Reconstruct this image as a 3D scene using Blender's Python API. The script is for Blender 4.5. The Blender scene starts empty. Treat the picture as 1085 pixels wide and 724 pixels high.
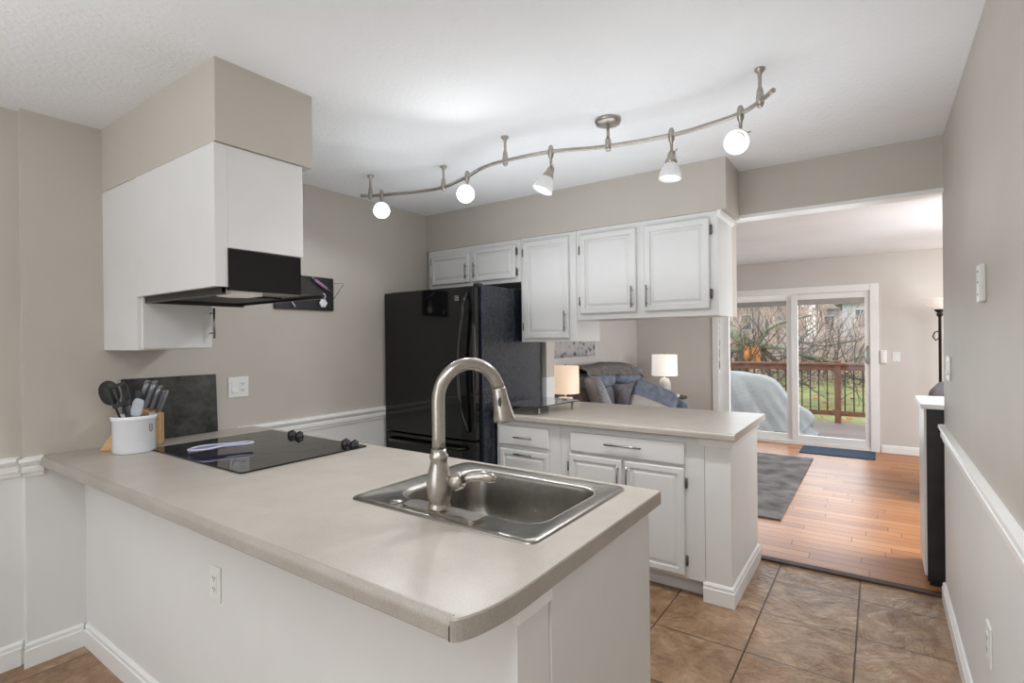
import bpy, bmesh, math, random
from mathutils import Vector, Matrix, noise
random.seed(7)
sc = bpy.context.scene
col = sc.collection
PI = math.pi
def R(d): return math.radians(d)

# ------------------------------------------------------------------ camera
F_PX, YAW, PITCH, ROLL, CAMH = 553.3, R(35.072), R(0.152), R(-0.641), 1.405
fw = Vector((-math.sin(YAW)*math.cos(PITCH), math.cos(YAW)*math.cos(PITCH), -math.sin(PITCH)))
r0 = Vector((math.cos(YAW), math.sin(YAW), 0)); u0 = r0.cross(fw)
rr = r0*math.cos(ROLL)+u0*math.sin(ROLL); uu = -r0*math.sin(ROLL)+u0*math.cos(ROLL)
cd = bpy.data.cameras.new('camera'); cam = bpy.data.objects.new('camera', cd); col.objects.link(cam)
cd.sensor_width = 36; cd.lens = F_PX/1085*36; cd.clip_start = 0.02; cd.clip_end = 300
mw = Matrix((rr, uu, -fw)).transposed().to_4x4(); mw.translation = Vector((0, 0, CAMH))
cam.matrix_world = mw
sc.camera = cam

# ------------------------------------------------------------------ view, world, big lights
vs = sc.view_settings
vs.view_transform = 'Standard'; vs.look = 'None'; vs.gamma = 1; vs.exposure = 0.1
try: vs.use_curve_mapping = False
except Exception: pass
wd = bpy.data.worlds.new('world'); sc.world = wd; wd.use_nodes = True
wn = wd.node_tree.nodes; wl = wd.node_tree.links
bg = wn['Background']
tc = wn.new('ShaderNodeTexCoord'); nz = wn.new('ShaderNodeTexNoise'); cr = wn.new('ShaderNodeValToRGB')
nz.inputs['Scale'].default_value = 3.5; nz.inputs['Detail'].default_value = 5
cr.color_ramp.elements[0].position = .4; cr.color_ramp.elements[0].color = (.80, .89, 1, 1)
cr.color_ramp.elements[1].position = .6; cr.color_ramp.elements[1].color = (1, 1, 1, 1)
wl.new(tc.outputs['Generated'], nz.inputs['Vector']); wl.new(nz.outputs['Fac'], cr.inputs['Fac'])
wl.new(cr.outputs['Color'], bg.inputs['Color'])
bg.inputs['Strength'].default_value = 1.9

def area(name, loc, rot, sx, sy, power, color=(1, 1, 1)):
    l = bpy.data.lights.new(name, 'AREA'); l.shape = 'RECTANGLE'; l.size = sx; l.size_y = sy
    l.energy = power; l.color = color
    o = bpy.data.objects.new(name, l); col.objects.link(o); o.location = loc; o.rotation_euler = rot
    return o
SPOTS = (3, 14, 17, 36, 7); GLOWS = (9, 6.5, 2.5, .5, 1)
DAY = (.88, .94, 1.0)
area('dining_window_fill', (-1.4, -2.72, 1.35), (R(90), 0, 0), 2.6, 1.8, 7, DAY)  # added daylight fill at an assumed, unseen window behind the camera
area('living_window_fill', (2.85, 5.0, 1.35), (0, R(90), 0), 1.8, 2.4, 68, DAY)  # fill added at an assumed side window, out of view
area('hall_overhead_fill', (-.35, -.1, 2.41), (0, 0, 0), .5, .5, 13, (.90, .95, 1.0))  # added overhead fill above the camera, stands for no known fixture
area('daylight_sliding_door', (-.95, 7.95, 1.1), (R(-90), 0, 0), 1.7, 1.8, 25, DAY)
area('dining_upward_fill', (-1.6, -.9, 1.75), (R(180), 0, 0), 1.6, 1.6, 23, (.90, .95, 1.0))  # unseen fill added behind the camera to lift the ceiling
area('dining_downward_fill', (-1.5, -.9, 2.40), (0, 0, 0), 1.2, 1.2, 7, (.90, .95, 1.0))  # added downward fill over the dining end, no known lamp there
area('kitchen_upward_fill', (-1.25, 2.3, 1.6), (R(180), 0, 0), 2.4, .9, 10.8, DAY)  # upward fill added to brighten the kitchen ceiling, not a fixture
area('living_downward_fill', (1.25, 4.6, 2.38), (0, 0, 0), .6, .6, 50, DAY)  # fill added out of view to light the far peninsula's end panel
area('living_upward_fill', (.9, 5.6, 1.75), (R(180), 0, 0), 1.2, 1.2, 7.5, (.90, .95, 1.0))  # added upward fill for the living room, apart from its lamps

# ------------------------------------------------------------------ materials
def lin(c):
    return tuple((x/255/12.92 if x/255 <= .04045 else ((x/255+.055)/1.055)**2.4) for x in c)+(1,)
class NT:
    def __init__(s, name):
        s.m = bpy.data.materials.new(name); s.m.use_nodes = True
        s.t = s.m.node_tree; s.b = s.t.nodes['Principled BSDF']; s.out = s.t.nodes['Material Output']
    def n(s, typ, **k):
        nd = s.t.nodes.new(typ)
        for a, b in k.items(): setattr(nd, a, b)
        return nd
    def l(s, a, b): s.t.links.new(a, b)
    def coord(s, out='Object', scale=(1, 1, 1), loc=(0, 0, 0)):
        c = s.n('ShaderNodeTexCoord'); mp = s.n('ShaderNodeMapping')
        mp.inputs['Scale'].default_value = scale; mp.inputs['Location'].default_value = loc
        s.l(c.outputs[out], mp.inputs['Vector']); return mp.outputs['Vector']
    def noise(s, vec, scale, detail=4, rough=.5, dist=0):
        t = s.n('ShaderNodeTexNoise'); t.inputs['Scale'].default_value = scale
        t.inputs['Detail'].default_value = detail; t.inputs['Roughness'].default_value = rough
        t.inputs['Distortion'].default_value = dist
        s.l(vec, t.inputs['Vector']); return t.outputs['Fac']
    def ramp(s, fac, stops):
        r = s.n('ShaderNodeValToRGB'); e = r.color_ramp.elements
        while len(e) < len(stops): e.new(.5)
        for i, (p, c) in enumerate(stops): e[i].position = p; e[i].color = lin(c) if len(c) == 3 else c
        s.l(fac, r.inputs['Fac']); return r.outputs['Color']
    def mix(s, fac, a, b, mode='MIX'):
        m = s.n('ShaderNodeMix', data_type='RGBA', blend_type=mode)
        for v, i in ((fac, 0), (a, 6), (b, 7)):
            if isinstance(v, (int, float, tuple)): m.inputs[i].default_value = v
            else: s.l(v, m.inputs[i])
        return m.outputs[2]
    def bump(s, h, strength=.2, dist=.01, normal=None):
        b = s.n('ShaderNodeBump'); b.inputs['Strength'].default_value = strength; b.inputs['Distance'].default_value = dist
        s.l(h, b.inputs['Height'])
        if normal: s.l(normal, b.inputs['Normal'])
        return b.outputs['Normal']
    def set(s, **k):
        for a, v in k.items():
            i = s.b.inputs[a.replace('_', ' ')]
            if hasattr(v, 'links') or hasattr(v, 'is_output'): s.l(v, i)
            else: i.default_value = v
def M(name, c, rough=.5, metal=0, vary=.04, nscale=20, bump=0, bscale=200, bdist=.002, **k):
    t = NT(name); v = t.coord('Object')
    f = t.noise(v, nscale, 3)
    a = tuple(max(0, x*(1-vary)) for x in c); b = tuple(min(255, x*(1+vary)) for x in c)
    t.set(Base_Color=t.ramp(f, [(.3, a), (.7, b)]), Roughness=rough, Metallic=metal)
    if bump: t.set(Normal=t.bump(t.noise(v, bscale, 3), bump, bdist))
    for a, v in k.items(): t.b.inputs[a.replace('_', ' ')].default_value = v
    return t.m

m_up = M('paint_greige', (192, 185, 175), .55, vary=.012, nscale=3, bump=.08, bscale=120)
m_low = M('paint_offwhite', (226, 225, 222), .5, vary=.01, nscale=3, bump=.08, bscale=120)
m_living = M('paint_living', (207, 201, 194), .55, vary=.01, nscale=3, bump=.08, bscale=120)
m_white = M('white_paint_cabinet', (220, 219, 217), .38, vary=.008, nscale=6)
m_trim = M('white_trim', (236, 235, 232), .35, vary=.008, nscale=6)
m_ceil = M('ceiling_white', (236, 237, 238), .9, vary=.012, nscale=2, bump=.55, bscale=60, bdist=.006)
m_nickel = M('brushed_nickel', (176, 170, 162), .28, 1, vary=.05, nscale=60)
m_steel = M('stainless', (150, 146, 140), .3, 1, vary=.05, nscale=40)
m_chrome = M('satin_silver', (150, 147, 142), .3, .9)
m_dark_metal = M('dark_hinge', (110, 104, 96), .4, .8)
m_black = M('black_gloss', (10, 10, 11), .07, 0, vary=.1)
m_blackm = M('black_matte', (24, 24, 25), .4, vary=.1)
m_hood = M('hood_black', (44, 41, 38), .28, vary=.15, nscale=8)
m_bglass = M('cooktop_glass', (14, 14, 15), .04, vary=.1)
m_side = M('fridge_side', (34, 39, 48), .2, vary=.2, nscale=70, bump=.35, bscale=160, bdist=.002)
m_slab = None
m_ceram = M('white_ceramic', (236, 237, 240), .15, vary=.01)
m_wood = M('light_wood', (205, 164, 118), .5, vary=.08, nscale=30)
m_ceramic_tex = M('carved_white_ceramic', (205, 203, 200), .5, vary=.12, nscale=70, bump=.5, bscale=60)
m_lav = M('lavender_silicone', (176, 172, 204), .35)
m_plate = M('white_plastic', (232, 232, 228), .35, vary=.005)
m_slot = M('dark_slot', (60, 58, 55), .6)
m_knife = M('knife_grey_steel', (150, 152, 156), .3, .5)
m_bronze = M('dark_bronze', (44, 36, 32), .35, .5)
m_sofa = M('sofa_bluegrey', (112, 119, 132), .9, vary=.14, nscale=12, bump=.5, bscale=250)
m_sofad = M('sofa_taupe', (116, 110, 114), .9, vary=.12, nscale=14, bump=.5, bscale=250)
m_blank = M('blanket_grey', (158, 152, 146), .95, vary=.12, nscale=20, bump=.8, bscale=180)
m_speck = M('speckled_grey', (146, 146, 152), .95, vary=.22, nscale=120, bump=.6, bscale=200)
m_pilt = M('pillow_light_band', (176, 170, 164), .95, vary=.06, nscale=60, bump=.5, bscale=200)
m_rug = M('rug_grey', (132, 128, 126), .97, vary=.24, nscale=5, bump=1, bscale=220, bdist=.01)
m_mat = M('mat_blue', (44, 66, 88), .95, vary=.15, nscale=90, bump=.8, bscale=300)
m_esp = M('espresso_wood', (34, 30, 29), .35, vary=.25, nscale=14)
m_tarp = M('tarp_grey', (226, 228, 228), .75, vary=.04, nscale=4, bump=.3, bscale=30, bdist=.01)
m_rail = M('rail_brown', (132, 92, 72), .7, vary=.12, nscale=9)
m_bal = M('baluster_black', (36, 34, 34), .5)
m_bark = M('bark', (106, 98, 84), .95, vary=.22, nscale=8, bump=1, bscale=30, bdist=.03)
m_pale = M('pale_bark', (152, 148, 128), .95, vary=.2, nscale=5, bump=1, bscale=20, bdist=.03)
m_splint = M('splintered_wood', (222, 150, 84), .8, vary=.15, nscale=10)
m_twig = M('twigs', (196, 180, 164), .95, vary=.2, nscale=2)
m_twig2 = M('twigs_pink', (204, 180, 168), .95, vary=.2, nscale=2)
m_house = M('house_white', (206, 210, 220), .8, vary=.03)
m_house2 = M('house_mauve', (178, 164, 168), .8, vary=.03)
m_roof = M('roof_shingle', (128, 116, 100), .9, vary=.1, nscale=3)
m_hwin = M('house_window', (80, 92, 110), .2)
m_deadleaf = M('orange_leaf', (190, 110, 60), .8)

def counter_mat(name, k):
    t = NT(name); v = t.coord('Object')
    a = t.noise(v, 260, 3, .7); b = t.noise(v, 7, 5, .6)
    S = lambda c: tuple(x*k for x in c)
    c = t.ramp(a, [(.32, S((150, 140, 129))), (.5, S((181, 172, 161))), (.7, S((200, 192, 182)))])
    c2 = t.ramp(b, [(.35, S((175, 165, 154))), (.65, S((190, 182, 172)))])
    t.set(Base_Color=t.mix(.6, c, c2), Roughness=.3)
    return t.m
m_counter = counter_mat('laminate', .985); m_edge = counter_mat('laminate_edge_shaded', .90)  # edge copy darker: speckled band tone, with some shade put into the colour
def slab_mat():
    t = NT('worn_black_slab'); v = t.coord('Object')
    a = t.noise(v, 9, 6, .65)
    t.set(Base_Color=t.ramp(a, [(.4, (24, 24, 24)), (.75, (86, 84, 80))]), Roughness=.28)
    return t.m
m_slab = slab_mat()
def math_node(t, op, a, b=None):
    n = t.n('ShaderNodeMath', operation=op)
    for i, v in enumerate((a, b)):
        if v is None: continue
        if isinstance(v, (int, float)): n.inputs[i].default_value = v
        else: t.l(v, n.inputs[i])
    return n.outputs[0]
def tile_mat():
    t = NT('slate_tile'); c = t.n('ShaderNodeTexCoord'); sp = t.n('ShaderNodeSeparateXYZ'); t.l(c.outputs['Object'], sp.inputs[0])
    def cell(o, off, s):
        q = math_node(t, 'DIVIDE', math_node(t, 'SUBTRACT', o, off), s)
        fr = math_node(t, 'FRACT', q)
        d = math_node(t, 'MINIMUM', fr, math_node(t, 'SUBTRACT', 1.0, fr))
        return d, math_node(t, 'FLOOR', q)
    dx, ix = cell(sp.outputs[0], -.095, .4085); dy, iy = cell(sp.outputs[1], 3.285-.41*12, .413)
    d = math_node(t, 'MINIMUM', dx, dy)
    g = t.n('ShaderNodeMapRange'); g.inputs['From Min'].default_value = .003; g.inputs['From Max'].default_value = .009; t.l(d, g.inputs['Value'])
    cb = t.n('ShaderNodeCombineXYZ'); t.l(ix, cb.inputs[0]); t.l(iy, cb.inputs[1])
    wn_ = t.n('ShaderNodeTexWhiteNoise', noise_dimensions='3D'); t.l(cb.outputs[0], wn_.inputs['Vector'])
    va = t.n('ShaderNodeVectorMath', operation='ADD'); t.l(c.outputs['Object'], va.inputs[0])
    vm = t.n('ShaderNodeVectorMath', operation='SCALE'); t.l(wn_.outputs['Color'], vm.inputs[0]); vm.inputs['Scale'].default_value = 5
    t.l(vm.outputs[0], va.inputs[1]); vec = va.outputs[0]
    n1 = t.noise(vec, 5, 8, .62, 1.2); n2 = t.noise(vec, 22, 6, .6, .6)
    base = t.ramp(n1, [(.3, (104, 72, 46)), (.5, (150, 116, 84)), (.66, (186, 156, 126))])
    base = t.mix(.35, base, t.ramp(n2, [(.35, (112, 80, 52)), (.65, (178, 146, 114))]))
    colr = t.mix(g.outputs[0], lin((82, 66, 54)), base)
    t.set(Base_Color=colr, Roughness=.36)
    h = math_node(t, 'ADD', math_node(t, 'MULTIPLY', t.noise(vec, 6, 7, .6, 1.5), .8), math_node(t, 'MULTIPLY', t.noise(vec, 90, 4, .6), .12))
    hh = math_node(t, 'MULTIPLY', h, g.outputs[0])
    t.set(Normal=t.bump(hh, .9, .03))
    return t.m
m_tile = tile_mat()
def plank_mat(name, cols, bw, rh, mortar, mc, rough, rot=0, bumpk=.15):
    t = NT(name); c = t.n('ShaderNodeTexCoord'); mp = t.n('ShaderNodeMapping'); mp.inputs['Rotation'].default_value = (0, 0, rot)
    t.l(c.outputs['Object'], mp.inputs['Vector'])
    b = t.n('ShaderNodeTexBrick'); b.offset = .37; b.offset_frequency = 2
    b.inputs['Scale'].default_value = 1; b.inputs['Brick Width'].default_value = bw; b.inputs['Row Height'].default_value = rh
    b.inputs['Mortar Size'].default_value = mortar; b.inputs['Mortar Smooth'].default_value = .3; b.inputs['Bias'].default_value = 0
    b.inputs['Color1'].default_value = lin(cols[0]); b.inputs['Color2'].default_value = lin(cols[1]); b.inputs['Mortar'].default_value = lin(mc)
    t.l(mp.outputs[0], b.inputs['Vector'])
    m2 = t.n('ShaderNodeMapping'); m2.inputs['Scale'].default_value = (1.5, 22, 10); t.l(mp.outputs[0], m2.inputs['Vector'])
    g = t.noise(m2.outputs[0], 3, 6, .6, .8)
    cc = t.mix(.55, b.outputs['Color'], t.ramp(g, [(.3, (180, 160, 150)), (.7, (255, 250, 245))]), 'MULTIPLY')
    t.set(Base_Color=cc, Roughness=rough)
    inv = math_node(t, 'SUBTRACT', 1.0, b.outputs['Fac'])
    t.set(Normal=t.bump(inv, bumpk, .006))
    return t.m
def wood_floor():
    t = NT('oak_floor'); c = t.n('ShaderNodeTexCoord'); sp = t.n('ShaderNodeSeparateXYZ'); t.l(c.outputs['Object'], sp.inputs[0])
    ry = math_node(t, 'DIVIDE', sp.outputs[1], .092); row = math_node(t, 'FLOOR', ry); fy = math_node(t, 'FRACT', ry)
    w1 = t.n('ShaderNodeTexWhiteNoise', noise_dimensions='1D'); t.l(row, w1.inputs['W'])
    rx = math_node(t, 'ADD', math_node(t, 'DIVIDE', sp.outputs[0], .85), math_node(t, 'MULTIPLY', w1.outputs['Value'], 7.3)); fx_ = math_node(t, 'FRACT', rx)
    def edge(f, k): return math_node(t, 'MULTIPLY', math_node(t, 'MINIMUM', f, math_node(t, 'SUBTRACT', 1.0, f)), k)
    d = math_node(t, 'MINIMUM', edge(fy, .092), edge(fx_, .85))
    g = t.n('ShaderNodeMapRange'); g.inputs['From Min'].default_value = .0008; g.inputs['From Max'].default_value = .003; t.l(d, g.inputs['Value'])
    cb = t.n('ShaderNodeCombineXYZ'); t.l(math_node(t, 'FLOOR', rx), cb.inputs[0]); t.l(row, cb.inputs[1])
    w2 = t.n('ShaderNodeTexWhiteNoise', noise_dimensions='3D'); t.l(cb.outputs[0], w2.inputs['Vector'])
    m2 = t.n('ShaderNodeMapping'); m2.inputs['Scale'].default_value = (1.6, 24, 10); t.l(c.outputs['Object'], m2.inputs['Vector'])
    base = t.ramp(w2.outputs['Value'], [(0, (172, 112, 66)), (.5, (190, 129, 80)), (1, (202, 145, 95))])
    t.b.inputs['Specular IOR Level'].default_value = .32
    gr = t.noise(m2.outputs[0], 3, 6, .6, .8)
    cc = t.mix(.5, base, t.ramp(gr, [(.3, (176, 160, 150)), (.7, (255, 250, 245))]), 'MULTIPLY')
    t.set(Base_Color=t.mix(g.outputs[0], lin((62, 38, 24)), cc), Roughness=.36, Normal=t.bump(g.outputs[0], .3, .006))
    return t.m
m_plank = wood_floor()
m_deck = plank_mat('deck_boards', ((158, 146, 142), (144, 132, 128)), 4.5, .14, .004, (70, 60, 56), .6)
def grass_mat():
    t = NT('grass'); v = t.coord('Object')
    a = t.noise(v, 1.2, 8, .7); b = t.noise(v, 9, 6, .8)
    c = t.mix(.5, t.ramp(a, [(.38, (104, 112, 58)), (.58, (168, 166, 104))]), t.ramp(b, [(.4, (88, 100, 50)), (.62, (168, 164, 110))]))
    t.set(Base_Color=c, Roughness=.95); return t.m
m_grass = grass_mat()
def emit(name, c, s, base=(255, 255, 255)):
    t = NT(name); t.set(Base_Color=lin(base), Emission_Color=lin(c), Emission_Strength=s, Roughness=.4); return t.m
m_bulb = emit('bulb_glow', (255, 252, 248), 3)
m_shade = emit('frosted_glass_lit', (255, 252, 248), .16, (205, 206, 208))
m_shade1 = emit('lamp_shade_warm', (255, 222, 186), .42, (240, 225, 208))
m_shade2 = emit('lamp_shade_white', (255, 246, 236), .5, (245, 240, 235))
m_torch = emit('torchiere_bowl', (255, 246, 230), .35, (225, 222, 215))
m_lens = emit('hood_lens', (255, 250, 240), .12, (214, 208, 198))
def glass(name, c=(1, 1, 1, 1), a=.12, rough=0):
    t = NT(name); tr = t.n('ShaderNodeBsdfTransparent'); gl = t.n('ShaderNodeBsdfGlossy'); mx = t.n('ShaderNodeMixShader'); fr = t.n('ShaderNodeFresnel')
    tr.inputs['Color'].default_value = c; gl.inputs['Roughness'].default_value = rough; fr.inputs['IOR'].default_value = 1.45
    ml = math_node(t, 'MULTIPLY', fr.outputs[0], a)
    t.l(ml, mx.inputs[0]); t.l(tr.outputs[0], mx.inputs[1]); t.l(gl.outputs[0], mx.inputs[2]); t.l(mx.outputs[0], t.out.inputs['Surface'])
    return t.m
m_pane = glass('window_glass', (.97, .98, .98, 1), .6)
m_smoke = glass('smoked_glass', (.50, .49, .49, 1), 2.2, .02)
def valance_mat():
    t = NT('damask_fabric'); v = t.coord('Object', (1, 1, 1))
    w = t.n('ShaderNodeTexVoronoi'); w.inputs['Scale'].default_value = 14; t.l(v, w.inputs['Vector'])
    t.set(Base_Color=t.ramp(w.outputs['Distance'], [(.2, (150, 146, 154)), (.42, (236, 232, 230))]), Roughness=.9); return t.m
m_val = valance_mat()

# ------------------------------------------------------------------ mesh helpers
class MB:
    def __init__(s): s.bm = bmesh.new()
    def _fin(s, verts, mi, mat):
        fs = set()
        for v in verts:
            for f in v.link_faces: fs.add(f)
        for f in fs: f.material_index = mi
        if mat is not None: bmesh.ops.transform(s.bm, matrix=mat, verts=list(verts))
    def box(s, x0, x1, y0, y1, z0, z1, mi=0, bev=0, seg=2, mat=None):
        g = bmesh.new(); r = bmesh.ops.create_cube(g, size=1)
        bmesh.ops.transform(g, matrix=Matrix.Translation(((x0+x1)/2, (y0+y1)/2, (z0+z1)/2)) @ Matrix.Diagonal((abs(x1-x0), abs(y1-y0), abs(z1-z0), 1)), verts=g.verts)
        if bev: bmesh.ops.bevel(g, geom=list(g.edges), offset=bev, segments=seg, affect='EDGES', profile=.5)
        return s._join(g, mi, mat)
    def _join(s, g, mi=0, mat=None, keep=False):
        if mat is not None: bmesh.ops.transform(g, matrix=mat, verts=g.verts)
        mp = {}
        for v in g.verts: mp[v] = s.bm.verts.new(v.co)
        for f in g.faces:
            try:
                nf = s.bm.faces.new([mp[v] for v in f.verts]); nf.material_index = f.material_index if keep else mi; nf.smooth = f.smooth
            except ValueError: pass
        g.free(); return s
    def panel(s, x0, x1, z0, z1, y, th=.02, stile=.055, flat=False, mi=0):
        # cabinet door facing -Y with a raised centre panel
        g = bmesh.new(); bmesh.ops.create_cube(g, size=1)
        bmesh.ops.transform(g, matrix=Matrix.Translation(((x0+x1)/2, y+th/2, (z0+z1)/2)) @ Matrix.Diagonal((x1-x0, th, z1-z0, 1)), verts=g.verts)
        g.normal_update()
        f = [q for q in g.faces if q.normal.y < -.9]
        bmesh.ops.inset_region(g, faces=f, thickness=.008, depth=.004)
        if not flat:
            bmesh.ops.inset_region(g, faces=f, thickness=stile-.012, depth=0)
            bmesh.ops.inset_region(g, faces=f, thickness=.004, depth=-.011)
            bmesh.ops.inset_region(g, faces=f, thickness=.012, depth=0)
            bmesh.ops.inset_region(g, faces=f, thickness=.022, depth=.007)
        return s._join(g, mi)
    def tube(s, pts, rad, n=10, mi=0, cap=True, closed=False):
        pts = [Vector(p) for p in pts]; g = bmesh.new(); rings = []
        N = len(pts); up = None
        for i, p in enumerate(pts):
            r = rad[i] if isinstance(rad, (list, tuple)) else rad
            if closed: t = (pts[(i+1) % N]-pts[i-1]).normalized()
            else: t = (pts[min(i+1, N-1)]-pts[max(i-1, 0)]).normalized()
            if up is None: up = Vector((0, 0, 1)) if abs(t.z) < .9 else Vector((1, 0, 0))
            a = t.cross(up)
            if a.length < 1e-4: a = t.cross(Vector((.3, 1, .2)))
            a.normalize(); b = a.cross(t).normalized(); up = b
            rings.append([g.verts.new(p+(a*math.cos(2*PI*k/n)+b*math.sin(2*PI*k/n))*r) for k in range(n)])
        for i in range(N if closed else N-1):
            A = rings[i]; B = rings[(i+1) % N]
            for k in range(n):
                f = g.faces.new((A[k], A[(k+1) % n], B[(k+1) % n], B[k])); f.smooth = True
        if cap and not closed:
            g.faces.new(rings[0][::-1]); g.faces.new(rings[-1])
        return s._join(g, mi)
    def lathe(s, prof, cx=0, cy=0, cz=0, n=28, mi=0, mat=None):
        g = bmesh.new(); rings = []
        for r, z in prof:
            if r < 1e-5: rings.append([g.verts.new((0, 0, z))])
            else: rings.append([g.verts.new((r*math.cos(2*PI*k/n), r*math.sin(2*PI*k/n), z)) for k in range(n)])
        for A, B in zip(rings, rings[1:]):
            for k in range(n):
                k2 = (k+1) % n
                if len(A) == 1 and len(B) == 1: continue
                if len(A) == 1: f = g.faces.new((A[0], B[k2], B[k]))
                elif len(B) == 1: f = g.faces.new((A[k], A[k2], B[0]))
                else: f = g.faces.new((A[k], A[k2], B[k2], B[k]))
                f.smooth = True
        m = mat if mat is not None else Matrix.Translation((cx, cy, cz))
        return s._join(g, mi, m)
    def prism(s, poly, axis, a0, a1, mi=0, mat=None, bev=0):
        # poly: 2D points; axis 'x': (y,z), 'y': (x,z), 'z': (x,y)
        g = bmesh.new()
        def P(q, a): return (a, q[0], q[1]) if axis == 'x' else ((q[0], a, q[1]) if axis == 'y' else (q[0], q[1], a))
        A = [g.verts.new(P(q, a0)) for q in poly]; B = [g.verts.new(P(q, a1)) for q in poly]; n = len(poly)
        g.faces.new(A); g.faces.new(B[::-1])
        for k in range(n): g.faces.new((A[k], A[(k+1) % n], B[(k+1) % n], B[k]))
        bmesh.ops.recalc_face_normals(g, faces=g.faces)
        if bev: bmesh.ops.bevel(g, geom=list(g.edges), offset=bev, segments=2, affect='EDGES', profile=.5)
        return s._join(g, mi, mat)
    def slab(s, outer, holes, z0, z1, mi=0, bev=0):
        g = bmesh.new(); loops = []
        for L in [outer]+holes:
            vs_ = [g.verts.new((x, y, z1)) for x, y in L]
            for i in range(len(vs_)): g.edges.new((vs_[i], vs_[(i+1) % len(vs_)]))
        bmesh.ops.triangle_fill(g, use_beauty=True, edges=list(g.edges), normal=(0, 0, 1))
        r = bmesh.ops.extrude_face_region(g, geom=list(g.faces))
        bmesh.ops.translate(g, vec=(0, 0, z0-z1), verts=[v for v in r['geom'] if isinstance(v, bmesh.types.BMVert)])
        bmesh.ops.recalc_face_normals(g, faces=g.faces)
        return s._join(g, mi)
    def puff(s, c, size, e=.35, rot=None, n=24, mi=0, mi2=None, split=None, sag=0):
        # superellipsoid cushion
        g = bmesh.new(); bmesh.ops.create_uvsphere(g, u_segments=n*2, v_segments=n, radius=1)
        for v in g.verts:
            d = v.co.copy(); m = max(abs(d.x), abs(d.y), abs(d.z)); q = d/m
            k = (abs(d.x)**(2/e)+abs(d.y)**(2/e)+abs(d.z)**(2/e))**(e/2)
            v.co = d/k
            v.co = Vector((v.co.x*size[0]/2, v.co.y*size[1]/2, v.co.z*size[2]/2))
            if sag: v.co += v.co.normalized()*noise.noise(v.co*9)*sag
        for f in g.faces:
            f.smooth = True; f.material_index = mi
            if mi2 is not None and split(f.calc_center_median()): f.material_index = mi2
        m = Matrix.Translation(c) @ (rot.to_4x4() if rot is not None else Matrix.Identity(4))
        return s._join(g, mi, m, keep=True)
    def build(s, name, mats, parent=None, smooth_angle=None):
        me = bpy.data.meshes.new(name)
        bmesh.ops.recalc_face_normals(s.bm, faces=s.bm.faces)
        if parent is not None:
            L = Vector((0, 0, 0)); p = parent
            while p is not None: L += p.location; p = p.parent
            bmesh.ops.translate(s.bm, vec=-L, verts=s.bm.verts)
        s.bm.to_mesh(me); s.bm.free()
        for m in (mats if isinstance(mats, (list, tuple)) else [mats]): me.materials.append(m)
        o = bpy.data.objects.new(name, me); col.objects.link(o)
        if parent is not None: o.parent = parent
        return o
def thing(name, label, cat, loc=(0, 0, 0), group=None):
    o = bpy.data.objects.new(name, None); col.objects.link(o); o.location = loc; o.empty_display_size = .05
    o['label'] = label; o['category'] = cat
    if group: o['group'] = group
    return o
def tag(o, label, cat, group=None):
    o['label'] = label; o['category'] = cat
    if group: o['group'] = group
    return o
def struct(o, label=None):
    o['kind'] = 'structure'
    return o
def rrect(x0, x1, y0, y1, r, n=6):
    P_ = []
    for cx, cy, a in ((x1-r, y0+r, -90), (x1-r, y1-r, 0), (x0+r, y1-r, 90), (x0+r, y0+r, 180)):
        for k in range(n+1):
            t = R(a+90*k/n); P_.append((cx+r*math.cos(t), cy+r*math.sin(t)))
    return P_
def catmull(pts, n=8):
    pts = [Vector(p) for p in pts]; P_ = [pts[0]*2-pts[1]]+pts+[pts[-1]*2-pts[-2]]; out = []
    for i in range(1, len(P_)-2):
        for k in range(n):
            t = k/n; a, b, c, d = P_[i-1:i+3]
            out.append(.5*((2*b)+(-a+c)*t+(2*a-5*b+4*c-d)*t*t+(-a+3*b-3*c+d)*t**3))
    out.append(pts[-1]); return out

# ------------------------------------------------------------------ the room
H = 2.44; HL = 2.40; XL = -3.056; W = .28; YB = 3.49; YB2 = 3.61; YS = 7.7
ZR = .87
def wall(name, x0, x1, y0, y1, z0=0, z1=H, split=True):
    b = MB()
    if split and z0 < ZR: b.box(x0, x1, y0, y1, z0, ZR, 1); b.box(x0, x1, y0, y1, ZR, z1, 0)
    else: b.box(x0, x1, y0, y1, z0, z1, 0)
    return struct(b.build(name, [m_up, m_low]))
struct(MB().box(-3.25, .43, -2.9, YB2, -.1, 0).build('floor', m_tile))
struct(MB().box(-3.25, 3.05, YB2+.035, YS+.13, -.1, .004).build('floor', m_plank))
struct(MB().box(-3.1, .30, YB2-.02, YB2+.04, -.02, .012, bev=.004).build('trim_threshold', M('threshold_brown', (66, 44, 34), .6)))
struct(MB().box(-3.25, .43, -2.9, YB2, H, H+.1).build('ceiling', m_ceil))
struct(MB().box(-3.25, 3.05, YB2, YS+.13, HL, H+.1).build('ceiling', m_ceil))
wall('wall_left', -3.25, XL, .64, YB2)
wall('wall_left_recess', -3.25, -3.104, -2.9, .64)
wall('wall_right', W, .40, -2.9, 3.56)
# back wall: solid behind the fridge, open above the second counter
b = MB(); b.box(XL, -2.125, YB, YB2, 0, ZR+.24, 1); b.box(XL, -2.125, YB, YB2, ZR+.24, H, 0)
b.box(-2.125, -.75, YB, YB2, 1.54, H, 0); b.box(-.75, W, YB, YB2, 2.165, H, 0)
struct(b.build('wall_back', [m_up, m_low]))
struct(MB().box(-.77, W, YB-.004, YB2+.004, 2.147, 2.167).build('trim_header', m_trim))
struct(MB().box(XL, -.705, 3.14, YB, 2.14, H).build('wall_cabinet_soffit', m_up))
struct(MB().box(XL, -1.948, .93, 1.325, 2.137, H).build('wall_hood_soffit', m_up))
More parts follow.
